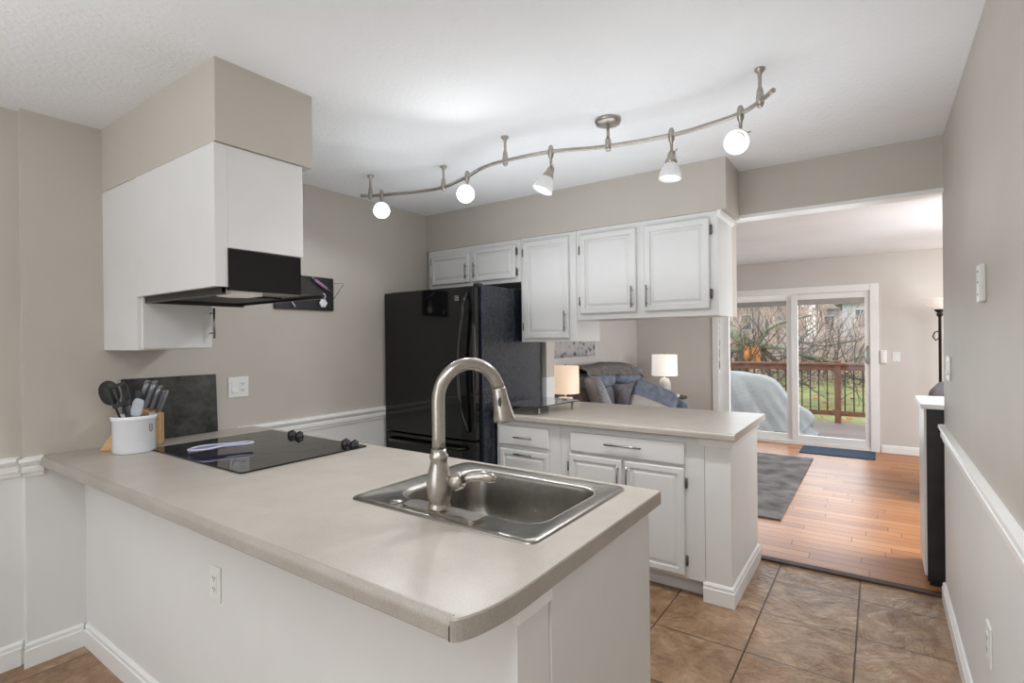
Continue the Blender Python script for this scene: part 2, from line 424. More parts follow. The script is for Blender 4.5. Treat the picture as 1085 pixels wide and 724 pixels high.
# dining end (behind the camera) with its window opening
b = MB(); b.box(-3.25, -2.8, -2.9, -2.78, 0, H); b.box(0, .43, -2.9, -2.78, 0, H); b.box(-2.8, 0, -2.9, -2.78, 0, .4); b.box(-2.8, 0, -2.9, -2.78, 2.3, H)
struct(b.build('wall_dining', m_up))
# living room
b = MB(); b.box(-3.25, XL, YB2, YS, 0, HL); struct(b.build('wall_living_left', m_living))
b = MB(); b.box(-3.25, -1.93, YS, YS+.13, 0, HL); b.box(0, 3.05, YS, YS+.13, 0, HL); b.box(-1.93, 0, YS, YS+.13, 2.03, HL)
struct(b.build('wall_living_back', m_living))
b = MB(); b.box(2.93, 3.05, YB2, 3.75, 0, HL); b.box(2.93, 3.05, 6.25, YS+.13, 0, HL); b.box(2.93, 3.05, 3.75, 6.25, 0, .4); b.box(2.93, 3.05, 3.75, 6.25, 2.3, HL)
struct(b.build('wall_living_right', m_living))
struct(MB().box(.40, 3.05, 3.44, 3.56, 0, HL).build('wall_living_front', m_living))

def bb_prof(h=.105, t=.015):
    return [(0, 0), (t, 0), (t, h*.72), (t*.75, h*.76), (t*.75, h*.9), (t*.3, h), (0, h)]
def strip(name, prof, p0, p1, out, m=m_trim, build=True, b=None, m0=0, m1=0):
    # sweep a 2D profile (out distance, z) from p0 to p1; m0/m1: mitre amount along the run per unit of out
    p0 = Vector((*p0, 0)); p1 = Vector((*p1, 0)); o = Vector((*out, 0)); d = (p1-p0).normalized()
    b = b or MB(); g = bmesh.new()
    A = [g.verts.new(p0+o*q[0]-d*q[0]*m0+Vector((0, 0, q[1]))) for q in prof]
    B = [g.verts.new(p1+o*q[0]+d*q[0]*m1+Vector((0, 0, q[1]))) for q in prof]
    g.faces.new(A); g.faces.new(B[::-1]); n = len(prof)
    for k in range(n): g.faces.new((A[k], A[(k+1) % n], B[(k+1) % n], B[k]))
    b._join(g)
    if build: return struct(b.build(name, m))
    return b
strip('baseboard_left', bb_prof(), (XL, .64), (XL, .835), (1, 0), m0=1)
strip('baseboard_left_recess', bb_prof(), (-3.104, -2.78), (-3.104, .64), (1, 0), m1=-1)
strip('baseboard_left_back', bb_prof(), (XL, 1.65), (XL, YB), (1, 0))
strip('baseboard_right', bb_prof(.10), (W, -2.78), (W, 3.56), (-1, 0), m1=1)
strip('baseboard_living_back', bb_prof(.095), (.02, YS), (2.9, YS), (0, -1))
strip('baseboard_living_left', bb_prof(.095), (XL, YB2), (XL, YS), (1, 0))
cr_prof = [(0, -.045), (.008, -.045), (.01, -.03), (.016, -.024), (.016, -.004), (.012, 0), (.02, .012), (.026, .024), (.024, .036), (.01, .040), (0, .042)]
def crail(z): return [(a, z+c) for a, c in cr_prof]
strip('trim_chair_rail_left', crail(.875), (XL, 1.56), (XL, 2.95), (1, 0))
strip('trim_chair_rail_left_front', crail(.875), (XL, .64), (XL, .70), (1, 0), m0=1)
strip('trim_chair_rail_recess', crail(.875), (-3.104, -2.78), (-3.104, .64), (1, 0), m1=-1)
strip('trim_chair_rail_right', crail(.893), (W, -2.78), (W, 3.56), (-1, 0), m1=1)

# ------------------------------------------------------------------ peninsula with sink and cooktop
XE = -.592
b = MB(); b.box(XL, XE, .85, .97, 0, .872); struct(b.build('wall_peninsula', m_low))
b = strip('', bb_prof(), (XL+.015, .85), (XE, .85), (0, -1), build=False, m1=1)
strip('', bb_prof(), (XE, .85), (XE, .97), (1, 0), build=False, b=b, m0=1)
struct(b.build('baseboard_peninsula', m_trim))
struct(MB().box(XE-.005, XE+.010, .842, .972, .842, .872, bev=.002).build('trim_peninsula_cleat', m_trim))

t = thing('base_cabinet', 'long white base cabinet run carrying the sink and black cooktop', 'cabinet', (-1.8, 1.3, 0))
b = MB(); b.box(-3.05, -.612, .971, .985, .1, .872); b.box(-3.05, -.612, 1.552, 1.562, .1, .872); b.box(-3.05, -.612, .985, 1.552, .1, .12); b.box(-1.42, -1.40, .985, 1.53, .12, .872); b.build('body', m_white, t)
MB().box(-3.05, -.612, 1.46, 1.48, 0, .1).build('toe_kick', m_white, t)
MB().box(-.611, -.586, .972, 1.562, 0, .872, bev=.002).build('side_panel', m_white, t)
for i, (a, c) in enumerate(((-2.28, -1.85), (-1.84, -1.42), (-1.40, -1.0), (-.99, -.62))):
    g = MB(); g.panel(a, c, .13, .85, 0); m_ = Matrix.Translation((0, 1.57, 0)) @ Matrix.Diagonal((1, -1, 1, 1))
    bmesh.ops.transform(g.bm, matrix=m_, verts=g.bm.verts); g.build('door', m_white, t)

# countertop one: outline with a rounded near corner, hole for the basin
CX1, CY0, CY1 = -.578, .687, 1.648
CS = -.625                                   # where the rolled edge ends and the corner starts
def corner(rx, ry, y0, n=9): return [(CS+rx*math.sin(R(a)), y0+ry-ry*math.cos(R(a))) for a in [90*k/n for k in range(n+1)]]
outer = [(XL, CY1), (XL, CY0+.016), (CS, CY0+.016)]+corner(.0455, .19, CY0+.003)[1:]+[(CX1-.0015, CY1-.004), (CX1-.004, CY1)]
outer = [(XL, CY1), (XL, CY0+.016), (CS, CY0+.016), (CS, CY0+.003)]+[p for p in corner(.0455, .19, CY0+.003)[1:]]+[(CX1-.0015, CY1)]
bas = rrect(-1.273, -.737, 1.150, 1.548, .072)
CT1 = thing('countertop', 'long speckled beige laminate countertop holding the sink and black cooktop', 'countertop', (-1.8, 1.17, .872))
g = MB(); g.slab(outer, [bas], .874, .914); g.build('top', m_counter, CT1)
pr = [(CY0+.016, .914)]+[(CY0+.016-.016*math.sin(R(a)), .898+.016*math.cos(R(a))) for a in range(15, 91, 15)]+[(CY0, .876), (CY0+.003, .872), (CY0+.016, .872)]
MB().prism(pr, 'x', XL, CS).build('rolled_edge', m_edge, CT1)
pts = corner(.047, .19, CY0, 12)+[(CX1, CY1)]; ins = [(CS, CY0+.006)]+corner(.044, .186, CY0+.004, 12)[1:]+[(CX1-.003, CY1)]
g = bmesh.new()
T = [g.verts.new((*p, .911)) for p in pts]; T2 = [g.verts.new((*p, .9143)) for p in ins]; Bm = [g.verts.new((*p, .872)) for p in pts]; B2 = [g.verts.new((*p, .872)) for p in ins]
for k in range(len(pts)-1):
    g.faces.new((T2[k], T2[k+1], T[k+1], T[k])); g.faces.new((T[k], T[k+1], Bm[k+1], Bm[k])); g.faces.new((Bm[k], Bm[k+1], B2[k+1], B2[k]))
g.faces.new((T2[0], T[0], Bm[0], B2[0])); g.faces.new((T2[-1], B2[-1], Bm[-1], T[-1]))
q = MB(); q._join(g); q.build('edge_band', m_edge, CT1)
MB().tube([(CS, CY0-.0006, .873), (CS, CY0-.0006, .897), (CS, CY0+.004, .909), (CS, CY0+.014, .9143)], .0011, 6).build('seam', m_slot, CT1)

# sink
def ring_loft(b, loops, mi=0, close_last=True):
    g = bmesh.new(); rs = [[g.verts.new(p) for p in L] for L in loops]; n = len(rs[0])
    for A, B in zip(rs, rs[1:]):
        for k in range(n):
            f = g.faces.new((A[k], A[(k+1) % n], B[(k+1) % n], B[k])); f.smooth = True
    if close_last: g.faces.new(rs[-1])
    b._join(g, mi); return b
S_ = thing('kitchen_sink', 'stainless single bowl drop-in sink in the near countertop', 'sink', (-1.0, 1.33, .914))
def rl(x0, x1, y0, y1, r, z): return [(x, y, z) for x, y in rrect(x0, x1, y0, y1, r, 8)]
b = MB()
ring_loft(b, [rl(-1.362, -.676, 1.040, 1.612, .03, .9145), rl(-1.36, -.678, 1.042, 1.610, .03, .919), rl(-1.345, -.693, 1.057, 1.595, .03, .921),
   rl(-1.335, -.703, 1.067, 1.585, .03, .918), rl(-1.282, -.728, 1.143, 1.555, .075, .917), rl(-1.272, -.738, 1.153, 1.545, .072, .912), rl(-1.268, -.742, 1.156, 1.542, .07, .90),
   rl(-1.258, -.754, 1.165, 1.534, .07, .80), rl(-1.248, -.764, 1.175, 1.525, .07, .745), rl(-1.22, -.79, 1.205, 1.505, .06, .722), rl(-1.05, -.96, 1.33, 1.38, .02, .716)])
b.build('bowl', m_steel, S_)
b = MB(); b.lathe([(0, .004), (.02, .004), (.03, .008), (.043, .008), (.045, 0), (0, 0)], -1.005, 1.355, .716); b.build('drain', m_nickel, S_)
b = MB(); b.lathe([(.0, .006), (.018, .006), (.022, .002), (.024, 0), (0, 0)], -1.205, 1.092, .918); b.build('hole_cap', m_steel, S_)

# faucet
Fc = thing('faucet', 'brushed nickel pull-down gooseneck faucet on the near rim of the sink', 'faucet', (-1.025, 1.092, .918))
fx, fy = -1.025, 1.092
b = MB(); b.slab(rrect(fx-.125, fx+.15, fy-.03, fy+.03, .02), [], .918, .929); b.build('deck_plate', m_nickel, Fc)
b = MB(); b.lathe([(.0, 0), (.032, 0), (.033, .006), (.029, .014), (.029, .02), (.033, .028), (.036, .05), (.036, .075), (.031, .105), (.025, .125), (.0235, .14), (.027, .145), (.027, .151), (.0225, .156), (.021, .17), (0, .17)], fx, fy, .929)
b.build('body', m_nickel, Fc)
pts = [(fx, fy, 1.09)]+[(fx, fy, z) for z in (1.13, 1.18, 1.22)]
rb = .095
dirv = Vector((.52, .85))
for a in range(0, 166, 11):
    s_ = rb*(1-math.cos(R(a))); pts.append((fx+dirv.x*s_, fy+dirv.y*s_, 1.235+rb*1.08*math.sin(R(a))))
b = MB(); b.tube(pts, .0185, 18); b.build('spout', m_nickel, Fc)
e0 = Vector(pts[-1]); e1 = e0+Vector((dirv.x*.018, dirv.y*.018, -.10))
dd = (e1-e0)
b = MB(); b.tube([e0-dd*.03, e0+dd*.02, e0+dd*.3, e0+dd*.6, e0+dd*.88, e0+dd*.96, e0+dd*.99], [.0185, .021, .0225, .0265, .032, .032, .027], 20); sh = b.build('spray_head', m_nickel, Fc)
b = MB(); cpos = e0+dd*.4+Vector((.35, -.93, .05)).normalized()*.0205; b.puff(cpos, (.014, .008, .034), .8, n=10); b.build('button', m_slot, sh)
hp = Vector((fx, fy, 1.005)); hd = Vector((.93, .37, 0)).normalized()
b = MB(); b.tube([hp+hd*.02+Vector((0, 0, -.008)), hp+hd*.04, hp+hd*.045, hp+hd*.065+Vector((0, 0, .008)), hp+hd*.072+Vector((0, 0, .01))], [.017, .020, .024, .024, .019], 16)
lv = hp+hd*.07+Vector((0, 0, .01))
b.tube([lv, lv+hd*.02+Vector((0, 0, .006)), lv+hd*.06+Vector((0, 0, .012)), lv+hd*.085+Vector((0, 0, .008)), lv+hd*.098+Vector((0, 0, .002))], [.012, .010, .014, .014, .006], 14)
b.build('handle', m_nickel, Fc)

# cooktop
Ck = thing('cooktop', 'black glass electric cooktop set in the near countertop', 'cooktop', (-2.35, 1.31, .914))
b = MB(); b.slab(rrect(-2.772, -1.955, 1.012, 1.603, .012, 3), [], .9145, .921); b.build('glass_top', m_bglass, Ck)
for x in (-2.50, -2.435, -2.06, -1.995):
    b = MB(); b.lathe([(0, .022), (.017, .022), (.0195, .019), (.020, .004), (.023, 0), (0, 0)], x, 1.560, .921)
    b.box(-.004, .004, -.018, .018, .02, .028, bev=.001, mat=Matrix.Translation((x, 1.560, .921)) @ Matrix.Rotation(R(35), 4, 'Z')); b.build('knob', m_blackm, Ck)
ringm = M('cooktop_ring_print', (46, 46, 48), .1)
for x, y, r in ((-2.55, 1.18, .09), (-2.55, 1.42, .075), (-2.17, 1.18, .075), (-2.17, 1.41, .10)):
    b = MB(); b.lathe([(r, 0), (r, .0004), (r-.003, .0004), (r-.003, 0)], x, y, .9208); b.build('burner_ring', ringm, Ck)

# spoon rest with handle on the cooktop
o = thing('spoon_rest', 'lavender spoon-shaped utensil rest lying on the black cooktop', 'spoon rest', (-2.40, 1.17, .921))
g = bmesh.new(); rings = []
prof_s = [(0, .004), (.012, .028), (.035, .044), (.065, .050), (.09, .046), (.12, .030), (.15, .024), (.20, .026), (.235, .026), (.25, .016), (.254, .004)]
for (s_, w_) in prof_s:
    rings.append([g.verts.new((s_, k*w_/4, .004+.016*((k/4)**2)*(1 if s_ < .13 else .25)+(.010 if s_ > .12 else .010*s_/.12))) for k in range(-4, 5)])
for A, B in zip(rings, rings[1:]):
    for k in range(8):
        f = g.faces.new((A[k], A[k+1], B[k+1], B[k])); f.smooth = True
r_ = bmesh.ops.solidify(g, geom=list(g.faces), thickness=.006)
b = MB(); b._join(g, 0, Matrix.Translation((-2.46, 1.045, .923)) @ Matrix.Rotation(R(66), 4, 'Z')); b.build('bowl', m_lav, o)
b = MB(); mt = Matrix.Translation((-2.46, 1.045, .923)) @ Matrix.Rotation(R(66), 4, 'Z')
loop = [(x_, w_) for x_, w_ in prof_s]+[(x_, -w_) for x_, w_ in prof_s[::-1]]
b.tube([mt @ Vector((x, y, .020+(.010 if x > .12 else .010*x/.12)*.6)) for x, y in loop], .0045, 8, closed=True); b.build('rim', M('lavender_rim', (206, 202, 222), .3), o)

# ------------------------------------------------------------------ things on the near counter
Cr = thing('utensil_crock', 'white ceramic crock of black cooking utensils beside the knife block', 'crock', (-2.80, .962, .914))
cx, cy = -2.80, .962
b = MB(); b.lathe([(0, 0), (.078, 0), (.083, .006), (.083, .145), (.088, .149), (.089, .164), (.086, .167), (.079, .165), (.077, .02), (0, .015)], cx, cy, .914, 36); b.build('jar', m_ceram, Cr)
# small printed letter near the rim on the side facing right
lt = MB(); an = R(30)
for a, z0_, z1_ in ((-.10, .098, .128), (.06, .098, .128)):
    x = cx+.0838*math.cos(an+a); y = cy+.0838*math.sin(an+a); lt.tube([(x, y, .914+z0_), (x, y, .914+z1_)], .0014, 6)
lt.tube([(cx+.0838*math.cos(an+a), cy+.0838*math.sin(an+a), .914+.098-.006*math.sin((a+.10)/.16*PI)) for a in (-.10, -.06, -.02, .02, .06)], .0014, 6)
lt.build('printed_letter', m_slot, Cr)
cam_r = Vector((.818, .575, 0)); cam_f = Vector((-.575, .818, 0))
def utensil(name, label, base, tip, headw, headl, m, kind):
    base = Vector(base); tip = Vector(tip); d = (tip-base).normalized()
    o = thing(name, label, 'utensil', base)
    b = MB(); b.tube([base, base+(tip-base)*.5, tip], [.0055, .006, .0045], 10); b.build('handle', m, o)
    side = (cam_r-d*cam_r.dot(d)).normalized(); nrm = side.cross(d).normalized()
    rm = Matrix((side, d, nrm)).transposed()
    c = tip+d*headl*.45
    b = MB()
    if kind == 'spoon':
        b.puff(c, (headw, headl, .022), .9, rot=rm, n=14)
    elif kind == 'turner':
        g = bmesh.new()
        for k in range(5):
            x0 = -headw/2+k*headw/4.5
        bb = MB()
        for k in range(4): bb.box(-headw/2+k*headw/3.25, -headw/2+k*headw/3.25+headw/13, -headl/2, headl/2, -.0015, .0015)
        bb.box(-headw/2, headw/2, -headl/2, -headl/2+.02, -.0015, .0015); bb.box(-headw/2, headw/2, headl/2-.014, headl/2, -.0015, .0015)
        b._join(bb.bm.copy(), 0, Matrix.Translation(c) @ rm.to_4x4()); bb.bm.free()
    else:
        b.puff(c, (headw, headl, .009), .45, rot=rm, n=12)
    b.build('head', m, o); return o
cz = .935
def CP(r_, f_, z): v = Vector((cx, cy, z))+cam_r*r_+cam_f*f_; return v
utensil('ladle', 'black ladle with round bowl, leftmost utensil in the white crock', CP(-.01, 0, cz), CP(-.092, .0, 1.135), .095, .115, m_blackm, 'spoon')
utensil('slotted_turner', 'black slotted turner fanned over the white crock', CP(.02, -.02, cz), CP(-.035, -.02, 1.13), .095, .105, m_blackm, 'turner')
utensil('serving_spoon', 'black serving spoon standing upright behind the turner in the crock', CP(.03, .03, cz), CP(.0, .03, 1.12), .06, .085, m_blackm, 'spoon')
utensil('silicone_spatula', 'pale grey flat spatula at the right in the white crock', CP(-.01, -.03, cz), CP(.028, -.03, 1.08), .05, .085, M('pale_grey_silicone', (176, 182, 188), .4), 'flat')
utensil('spatula', 'dark grey spatula low in the middle of the crock', CP(.0, .01, cz), CP(-.02, .0, 1.075), .035, .06, M('grey_plastic', (96, 98, 102), .4), 'flat')

Kb = thing('knife_block', 'light wooden slanted knife block behind the white crock', 'knife block', (-2.93, .99, .914))
kd = Vector((.50, .866, 0)); kn = Vector((.866, -.5, 0))
kmat = Matrix(((kd.x, kn.x, 0, -2.975), (kd.y, kn.y, 0, .895), (0, 0, 1, .914), (0, 0, 0, 1)))
g = MB(); g.prism([(0, 0), (.215, .0), (.235, .01), (.235, .150), (.215, .162), (.12, .20)], 'y', -.055, .055, mat=kmat, bev=.003)
g.build('block', m_wood, Kb)
kdir = Vector((.36, 0, .93)).normalized()
for i, (s_, w_, zz, L, rr_) in enumerate(((.135, -.03, .195, .125, .012), (.135, .012, .195, .13, .012), (.16, -.03, .185, .135, .012), (.16, .014, .185, .135, .012), (.185, -.03, .175, .12, .010), (.185, .01, .175, .12, .010), (.21, .02, .163, .11, .009), (.215, -.025, .161, .11, .009))):
    p0 = kmat @ Vector((s_, w_, zz-.02)); p1 = kmat @ (Vector((s_, w_, zz))+kdir*L)
    lab = ['kitchen knife in the wooden block, steel-ended grey handle']
    kk = thing('kitchen_knife', 'grey-handled kitchen knife standing in the light wooden block', 'knife', p0, 'knives in the wooden block')
    b = MB(); b.tube([p0, p0+(p1-p0)*.3, p0+(p1-p0)*.7, p1-(p1-p0)*.06], [rr_*.7, rr_*.8, rr_*.9, rr_], 8); b.build('handle', m_knife if i % 2 else M('knife_dark', (96, 98, 104), .35), kk)
    b = MB(); b.tube([p1-(p1-p0)*.06, p1], [rr_*1.02, rr_*.9], 8); b.build('end_cap', m_chrome, kk)

b = MB(); b.box(-.008, .008, .995, 1.44, 0, .318, bev=.002, mat=Matrix.Translation((XL+.026, 0, .916)) @ Matrix.Rotation(R(-3), 4, 'Y'))
tag(b.build('cutting_board', m_slab), 'worn black glass cutting board leaning on the wall behind the knife block', 'cutting board')

# ------------------------------------------------------------------ switch plates and outlets
def plate(name, label, cat, c, out, w=.072, h=.115, kinds=('outlet',), th=.006):
    # c: centre on the wall, out: unit normal
    out = Vector(out); up = Vector((0, 0, 1)); sd = up.cross(out)
    m_ = Matrix(((sd.x, out.x, 0, c[0]), (sd.y, out.y, 0, c[1]), (0, 0, 1, c[2]), (0, 0, 0, 1)))
    o = thing(name, label, cat, c)
    b = MB(); b.box(-w/2, w/2, 0, th, -h/2, h/2, bev=.002, mat=m_); b.build('cover_plate', m_plate, o)
    for i, k in enumerate(kinds):
        x = (i-(len(kinds)-1)/2)*.046
        if k == 'outlet':
            b = MB(); b.box(x-.017, x+.017, th-.001, th+.002, -.033, .033, bev=.001, mat=m_); s = b.build('socket', m_plate, o)
            for z in (-.018, .018):
                for a0, a1, z0, z1 in ((-.008, -.005, -.003, .006), (.005, .008, -.003, .006), (-.002, .002, -.010, -.006)):
                    MB().box(x+a0, x+a1, th+.001, th+.0025, z+z0, z+z1, mat=m_).build('slot', m_slot, s)
        elif k == 'rocker':
            b = MB(); b.prism([(th-.001, -.033), (th+.006, -.031), (th+.002, 0), (th+.0035, .033), (th-.001, .033)], 'x', x-.016, x+.016, mat=m_); b.build('rocker', m_plate, o)
        elif k == 'toggle':
            b = MB(); b.box(x-.005, x+.005, th-.001, th+.012, -.004, .012, bev=.001, mat=m_); b.build('toggle', m_plate, o)
    return o
plate('wall_outlet', 'white double-gang plate with rocker switch and outlet above the chair rail', 'outlet', (XL, 1.571, 1.15), (1, 0, 0), .118, .118, ('rocker', 'outlet'))
plate('wall_outlet', 'single white outlet on the side of the near peninsula', 'outlet', (-1.81, .85, .608), (0, -1, 0))
plate('wall_outlet', 'single white outlet low on the right-hand wall', 'outlet', (W, 2.20, .432), (-1, 0, 0), .08, .125)
plate('light_switch', 'white rocker switch with grey edge halfway up the right-hand wall', 'light switch', (W, 3.28, 1.245), (-1, 0, 0), .12, .115, ('rocker',), .008)
plate('light_switch', 'white toggle switch plate right of the sliding door', 'light switch', (.17, YS, 1.155), (0, -1, 0), .075, .115, ('toggle',))
o = thing('thermostat', 'slim white wall-mounted sensor high on the right-hand wall', 'thermostat', (W, 2.25, 1.572))
MB().box(W-.016, W, 2.215, 2.285, 1.512, 1.632, bev=.004).build('case', m_plate, o)
for z in (1.61, 1.575, 1.535): MB().box(W-.0175, W-.015, 2.247, 2.253, z-.003, z+.003).build('indicator', m_slot, o)
o = thing('door_sensor_box', 'small white rounded box on wall at the sliding door casing', 'sensor', (.045, YS, 1.16))
MB().box(.012, .078, YS-.03, YS, 1.075, 1.235, bev=.012).build('case', m_plate, o)
MB().box(.03, .06, YS-.033, YS-.028, 1.10, 1.21, bev=.003).build('front_cover', m_trim, o)

# ------------------------------------------------------------------ cabinets
def bar_handle(p0, p1, out, parent, r=.005, off=.028):
    p0 = Vector(p0); p1 = Vector(p1); out = Vector(out); d = (p1-p0).normalized()
    b = MB(); b.tube([p0+out*off, p1+out*off], r, 10)
    for q in (p0+(p1-p0)*.17, p0+(p1-p0)*.83): b.tube([q, q+out*off], r*.75, 8)
    return b.build('handle', m_chrome, parent)
def hinge(x, z, y, parent):
    b = MB(); b.tube([(x, y-.003, z-.028), (x, y-.003, z+.028)], .006, 8); b.box(x-.006, x+.006, y-.004, y+.004, z-.022, z+.022)
    return b.build('hinge', m_dark_metal, parent)
def door(t, x0, x1, z0, z1, y, hx=None, hz=None, hin=None, name='door', flat=False, horiz=None, st=.055):
    b = MB(); b.panel(x0, x1, z0, z1, y, .02, st, flat); o = b.build(name, m_white, t)
    if hx is not None: bar_handle((hx, y, hz[0]), (hx, y, hz[1]), (0, -1, 0), o)
    if horiz: bar_handle((horiz[0], y, horiz[2]), (horiz[1], y, horiz[2]), (0, -1, 0), o)
    if hin: [hinge(hin[0], z, y+.01, o) for z in hin[1:]]
    return o
# over the fridge
A = thing('wall_cabinet', 'short white two-door wall cabinet above the black refrigerator', 'cabinet', (-2.58, 3.3, 1.83))
MB().box(XL+.02, -2.118, 3.14, YB, 1.828, 2.138, bev=.002).build('body', m_white, A)
door(A, -2.99, -2.592, 1.858, 2.085, 3.12, -2.612, (1.885, 2.0), (-2.995, 1.90, 2.05), st=.045)
door(A, -2.553, -2.155, 1.858, 2.100, 3.12, -2.528, (1.885, 2.0), (-2.148, 1.90, 2.05), st=.045)
A = thing('wall_cabinet', 'tall narrow single-door white wall cabinet just right of the refrigerator', 'cabinet', (-1.89, 3.3, 1.39))
MB().box(-2.116, -1.667, 3.14, YB, 1.39, 2.138, bev=.002).build('body', m_white, A)
door(A, -2.085, -1.72, 1.415, 2.105, 3.12, -1.742, (1.46, 1.60), (-2.092, 1.50, 2.03))
A = thing('wall_cabinet', 'wide two-door white wall cabinet hanging over the pass-through counter', 'cabinet', (-1.2, 3.3, 1.54))
MB().box(-1.665, -.75, 3.14, YB, 1.535, 2.138, bev=.002).build('body', m_white, A)
b = MB(); b.prism([(0, 2.10), (-.016, 2.112), (-.02, 2.138), (0, 2.138)], 'y', 3.125, YB, mat=Matrix.Translation((-.75, 0, 0)) @ Matrix.Diagonal((-1, 1, 1, 1))); b.build('crown_strip', m_trim, A)
door(A, -1.63, -1.24, 1.575, 2.100, 3.12, -1.262, (1.60, 1.735), (-1.637, 1.66, 2.0))
door(A, -1.185, -.795, 1.575, 2.100, 3.12, -1.165, (1.60, 1.735), (-.787, 1.66, 2.03))

# base cabinets of the second peninsula
YF = 2.86
A = thing('base_cabinet', 'narrow white base cabinet with one drawer, next to the refrigerator side', 'cabinet', (-1.92, 3.1, 0))
b = MB(); b.box(-2.14, -1.642, YF, 3.49, .1, .872, bev=.002); b.build('body', m_white, A)
MB().box(-2.14, -1.642, YF+.07, YF+.09, 0, .1).build('toe_kick', m_white, A)
door(A, -2.115, -1.72, .708, .835, YF-.02, name='drawer', flat=True, horiz=(-1.975, -1.835, .765))
door(A, -2.105, -1.72, .125, .678, YF-.02, horiz=(-1.975, -1.835, .655), st=.05)
A = thing('base_cabinet', 'wide white base cabinet with long drawer over two doors, pass-through peninsula', 'cabinet', (-1.2, 3.1, 0))
b = MB(); b.box(-1.64, -.7655, YF, 3.488, .1, .870); b.build('body', m_white, A)
MB().box(-1.64, -.765, YF+.07, YF+.09, 0, .1).build('toe_kick', m_white, A)
door(A, -1.565, -.865, .718, .835, YF-.02, name='drawer', flat=True, horiz=(-1.325, -1.10, .785))
door(A, -1.575, -1.228, .118, .70, YF-.02, -1.245, (.53, .672), (-1.583, .2, .62), st=.05)
door(A, -1.208, -.868, .118, .70, YF-.02, -1.19, (.53, .672), (-.858, .2, .62), st=.05)
struct(MB().box(-.765, -.633, 2.865, 3.58, 0, .872, bev=.002).build('wall_peninsula_end', m_low))
struct(MB().box(-2.12, -.765, 3.495, 3.58, 0, .872).build('wall_peninsula_back', m_low))
b = strip('', bb_prof(), (-.775, 2.865), (-.633, 2.865), (0, -1), build=False, m1=1)
strip('', bb_prof(), (-.633, 2.865), (-.633, 3.58), (1, 0), build=False, b=b, m0=1, m1=1)
struct(b.build('baseboard_peninsula_end', m_trim))
b = MB(); pf = [(0, .83), (.008, .83), (.02, .866), (.02, .874), (0, .874)]
strip('', pf, (-.79, 2.865), (-.633, 2.865), (0, -1), build=False, b=b, m1=1); strip('', pf, (-.633, 2.865), (-.633, 3.58), (1, 0), build=False, b=b, m0=1)
struct(b.build('trim_under_counter', m_trim))
CT2 = thing('countertop', 'beige laminate countertop of the pass-through peninsula under wall cabinets', 'countertop', (-1.35, 3.2, .872))
b = MB(); b.slab([(-2.13, 2.825), (-.600, 2.825), (-.600, 3.675), (-2.118, 3.675)], [], .874, .914); b.build('top', m_counter, CT2)
pr = [(2.825, .914)]+[(2.825-.014*math.sin(R(a)), .900+.014*math.cos(R(a))) for a in range(15, 91, 15)]+[(2.811, .88), (2.825, .874)]
MB().prism(pr, 'x', -2.13, -.600).build('rolled_edge', m_counter, CT2)

# smoked glass riser on that counter
G = thing('glass_shelf', 'smoked glass riser on metal feet by the refrigerator on the far counter', 'riser', (-1.9, 3.1, .914))
b = MB(); b.slab([(-2.122, 2.78), (-1.80, 2.84), (-1.74, 3.32), (-2.06, 3.40)][::1], [], .966, .972); b.build('glass_plate', m_smoke, G)
for x, y in ((-2.05, 2.90), (-1.84, 2.92), (-1.79, 3.29), (-2.02, 3.32)):
    b = MB(); b.lathe([(0, 0), (.012, 0), (.009, .006), (.009, .046), (.013, .052), (0, .052)], x, y, .914, 16); b.build('foot', m_chrome, G)

# cabinet and hood over the cooktop
A = thing('wall_cabinet', 'white side-facing wall cabinet over the crock, its door on the right', 'cabinet', (-2.85, 1.1, 1.38))
MB().box(XL, -2.66, .93, 1.215, 1.378, 2.135, bev=.002).build('body', m_white, A)
b = MB(); b.box(-2.66, -2.640, .945, 1.235, 1.385, 2.12, bev=.002); dd_ = b.build('door', m_white, A)
bar_handle((-2.64, 1.228, 1.43), (-2.64, 1.228, 1.575), (1, 0, 0), dd_, off=.036)
A = thing('hood_cabinet', 'white boxed cabinet above the black range hood', 'cabinet', (-2.3, 1.1, 1.62))
b = MB(); b.box(-2.639, -1.965, .945, 1.285, 1.755, 2.135); b.build('body', m_white, A)
b = MB(); b.box(-2.655, -1.96, .928, .950, 1.612, 2.135, bev=.002); b.build('front_board', m_white, A)
MB().box(-1.967, -1.957, .928, .975, 1.612, 2.135, bev=.002).build('corner_trim', m_white, A)
MB().box(-1.967, -1.957, .975, 1.283, 1.757, 2.135, bev=.002).build('side_panel', m_white, A)
Hd = thing('range_hood', 'black under-cabinet range hood hanging over the cooktop', 'range hood', (-2.3, 1.2, 1.59))
b = MB(); prof = [(.953, 1.756), (1.270, 1.756), (1.270, 1.69), (1.385, 1.608), (1.385, 1.593), (1.372, 1.593), (1.372, 1.606), (.965, 1.606), (.965, 1.593), (.953, 1.593)]
b.prism(prof, 'x', -2.636, -1.960); b.build('shell', m_hood, Hd)
b = MB(); b.box(-1.966, -1.952, .975, 1.268, 1.600, 1.752, bev=.001); b.build('end_plate', m_black, Hd)
b = MB(); b.box(-2.636, -1.96, .953, .957+.01, 1.585, 1.612); b.box(-2.636, -2.626, .953, 1.385, 1.585, 1.612); b.build('lip', m_hood, Hd)
b = MB(); b.slab([(-2.10, 1.0), (-1.985, 1.0), (-1.97, 1.04), (-1.985, 1.12), (-2.10, 1.12), (-2.13, 1.06)], [], 1.588, 1.606); b.build('light_lens', m_lens, Hd)
b = MB(); b.box(-2.58, -2.2, 1.0, 1.33, 1.600, 1.606); b.build('filter', M('filter_dark', (30, 30, 31), .5, .3, bump=.5, bscale=300), Hd)

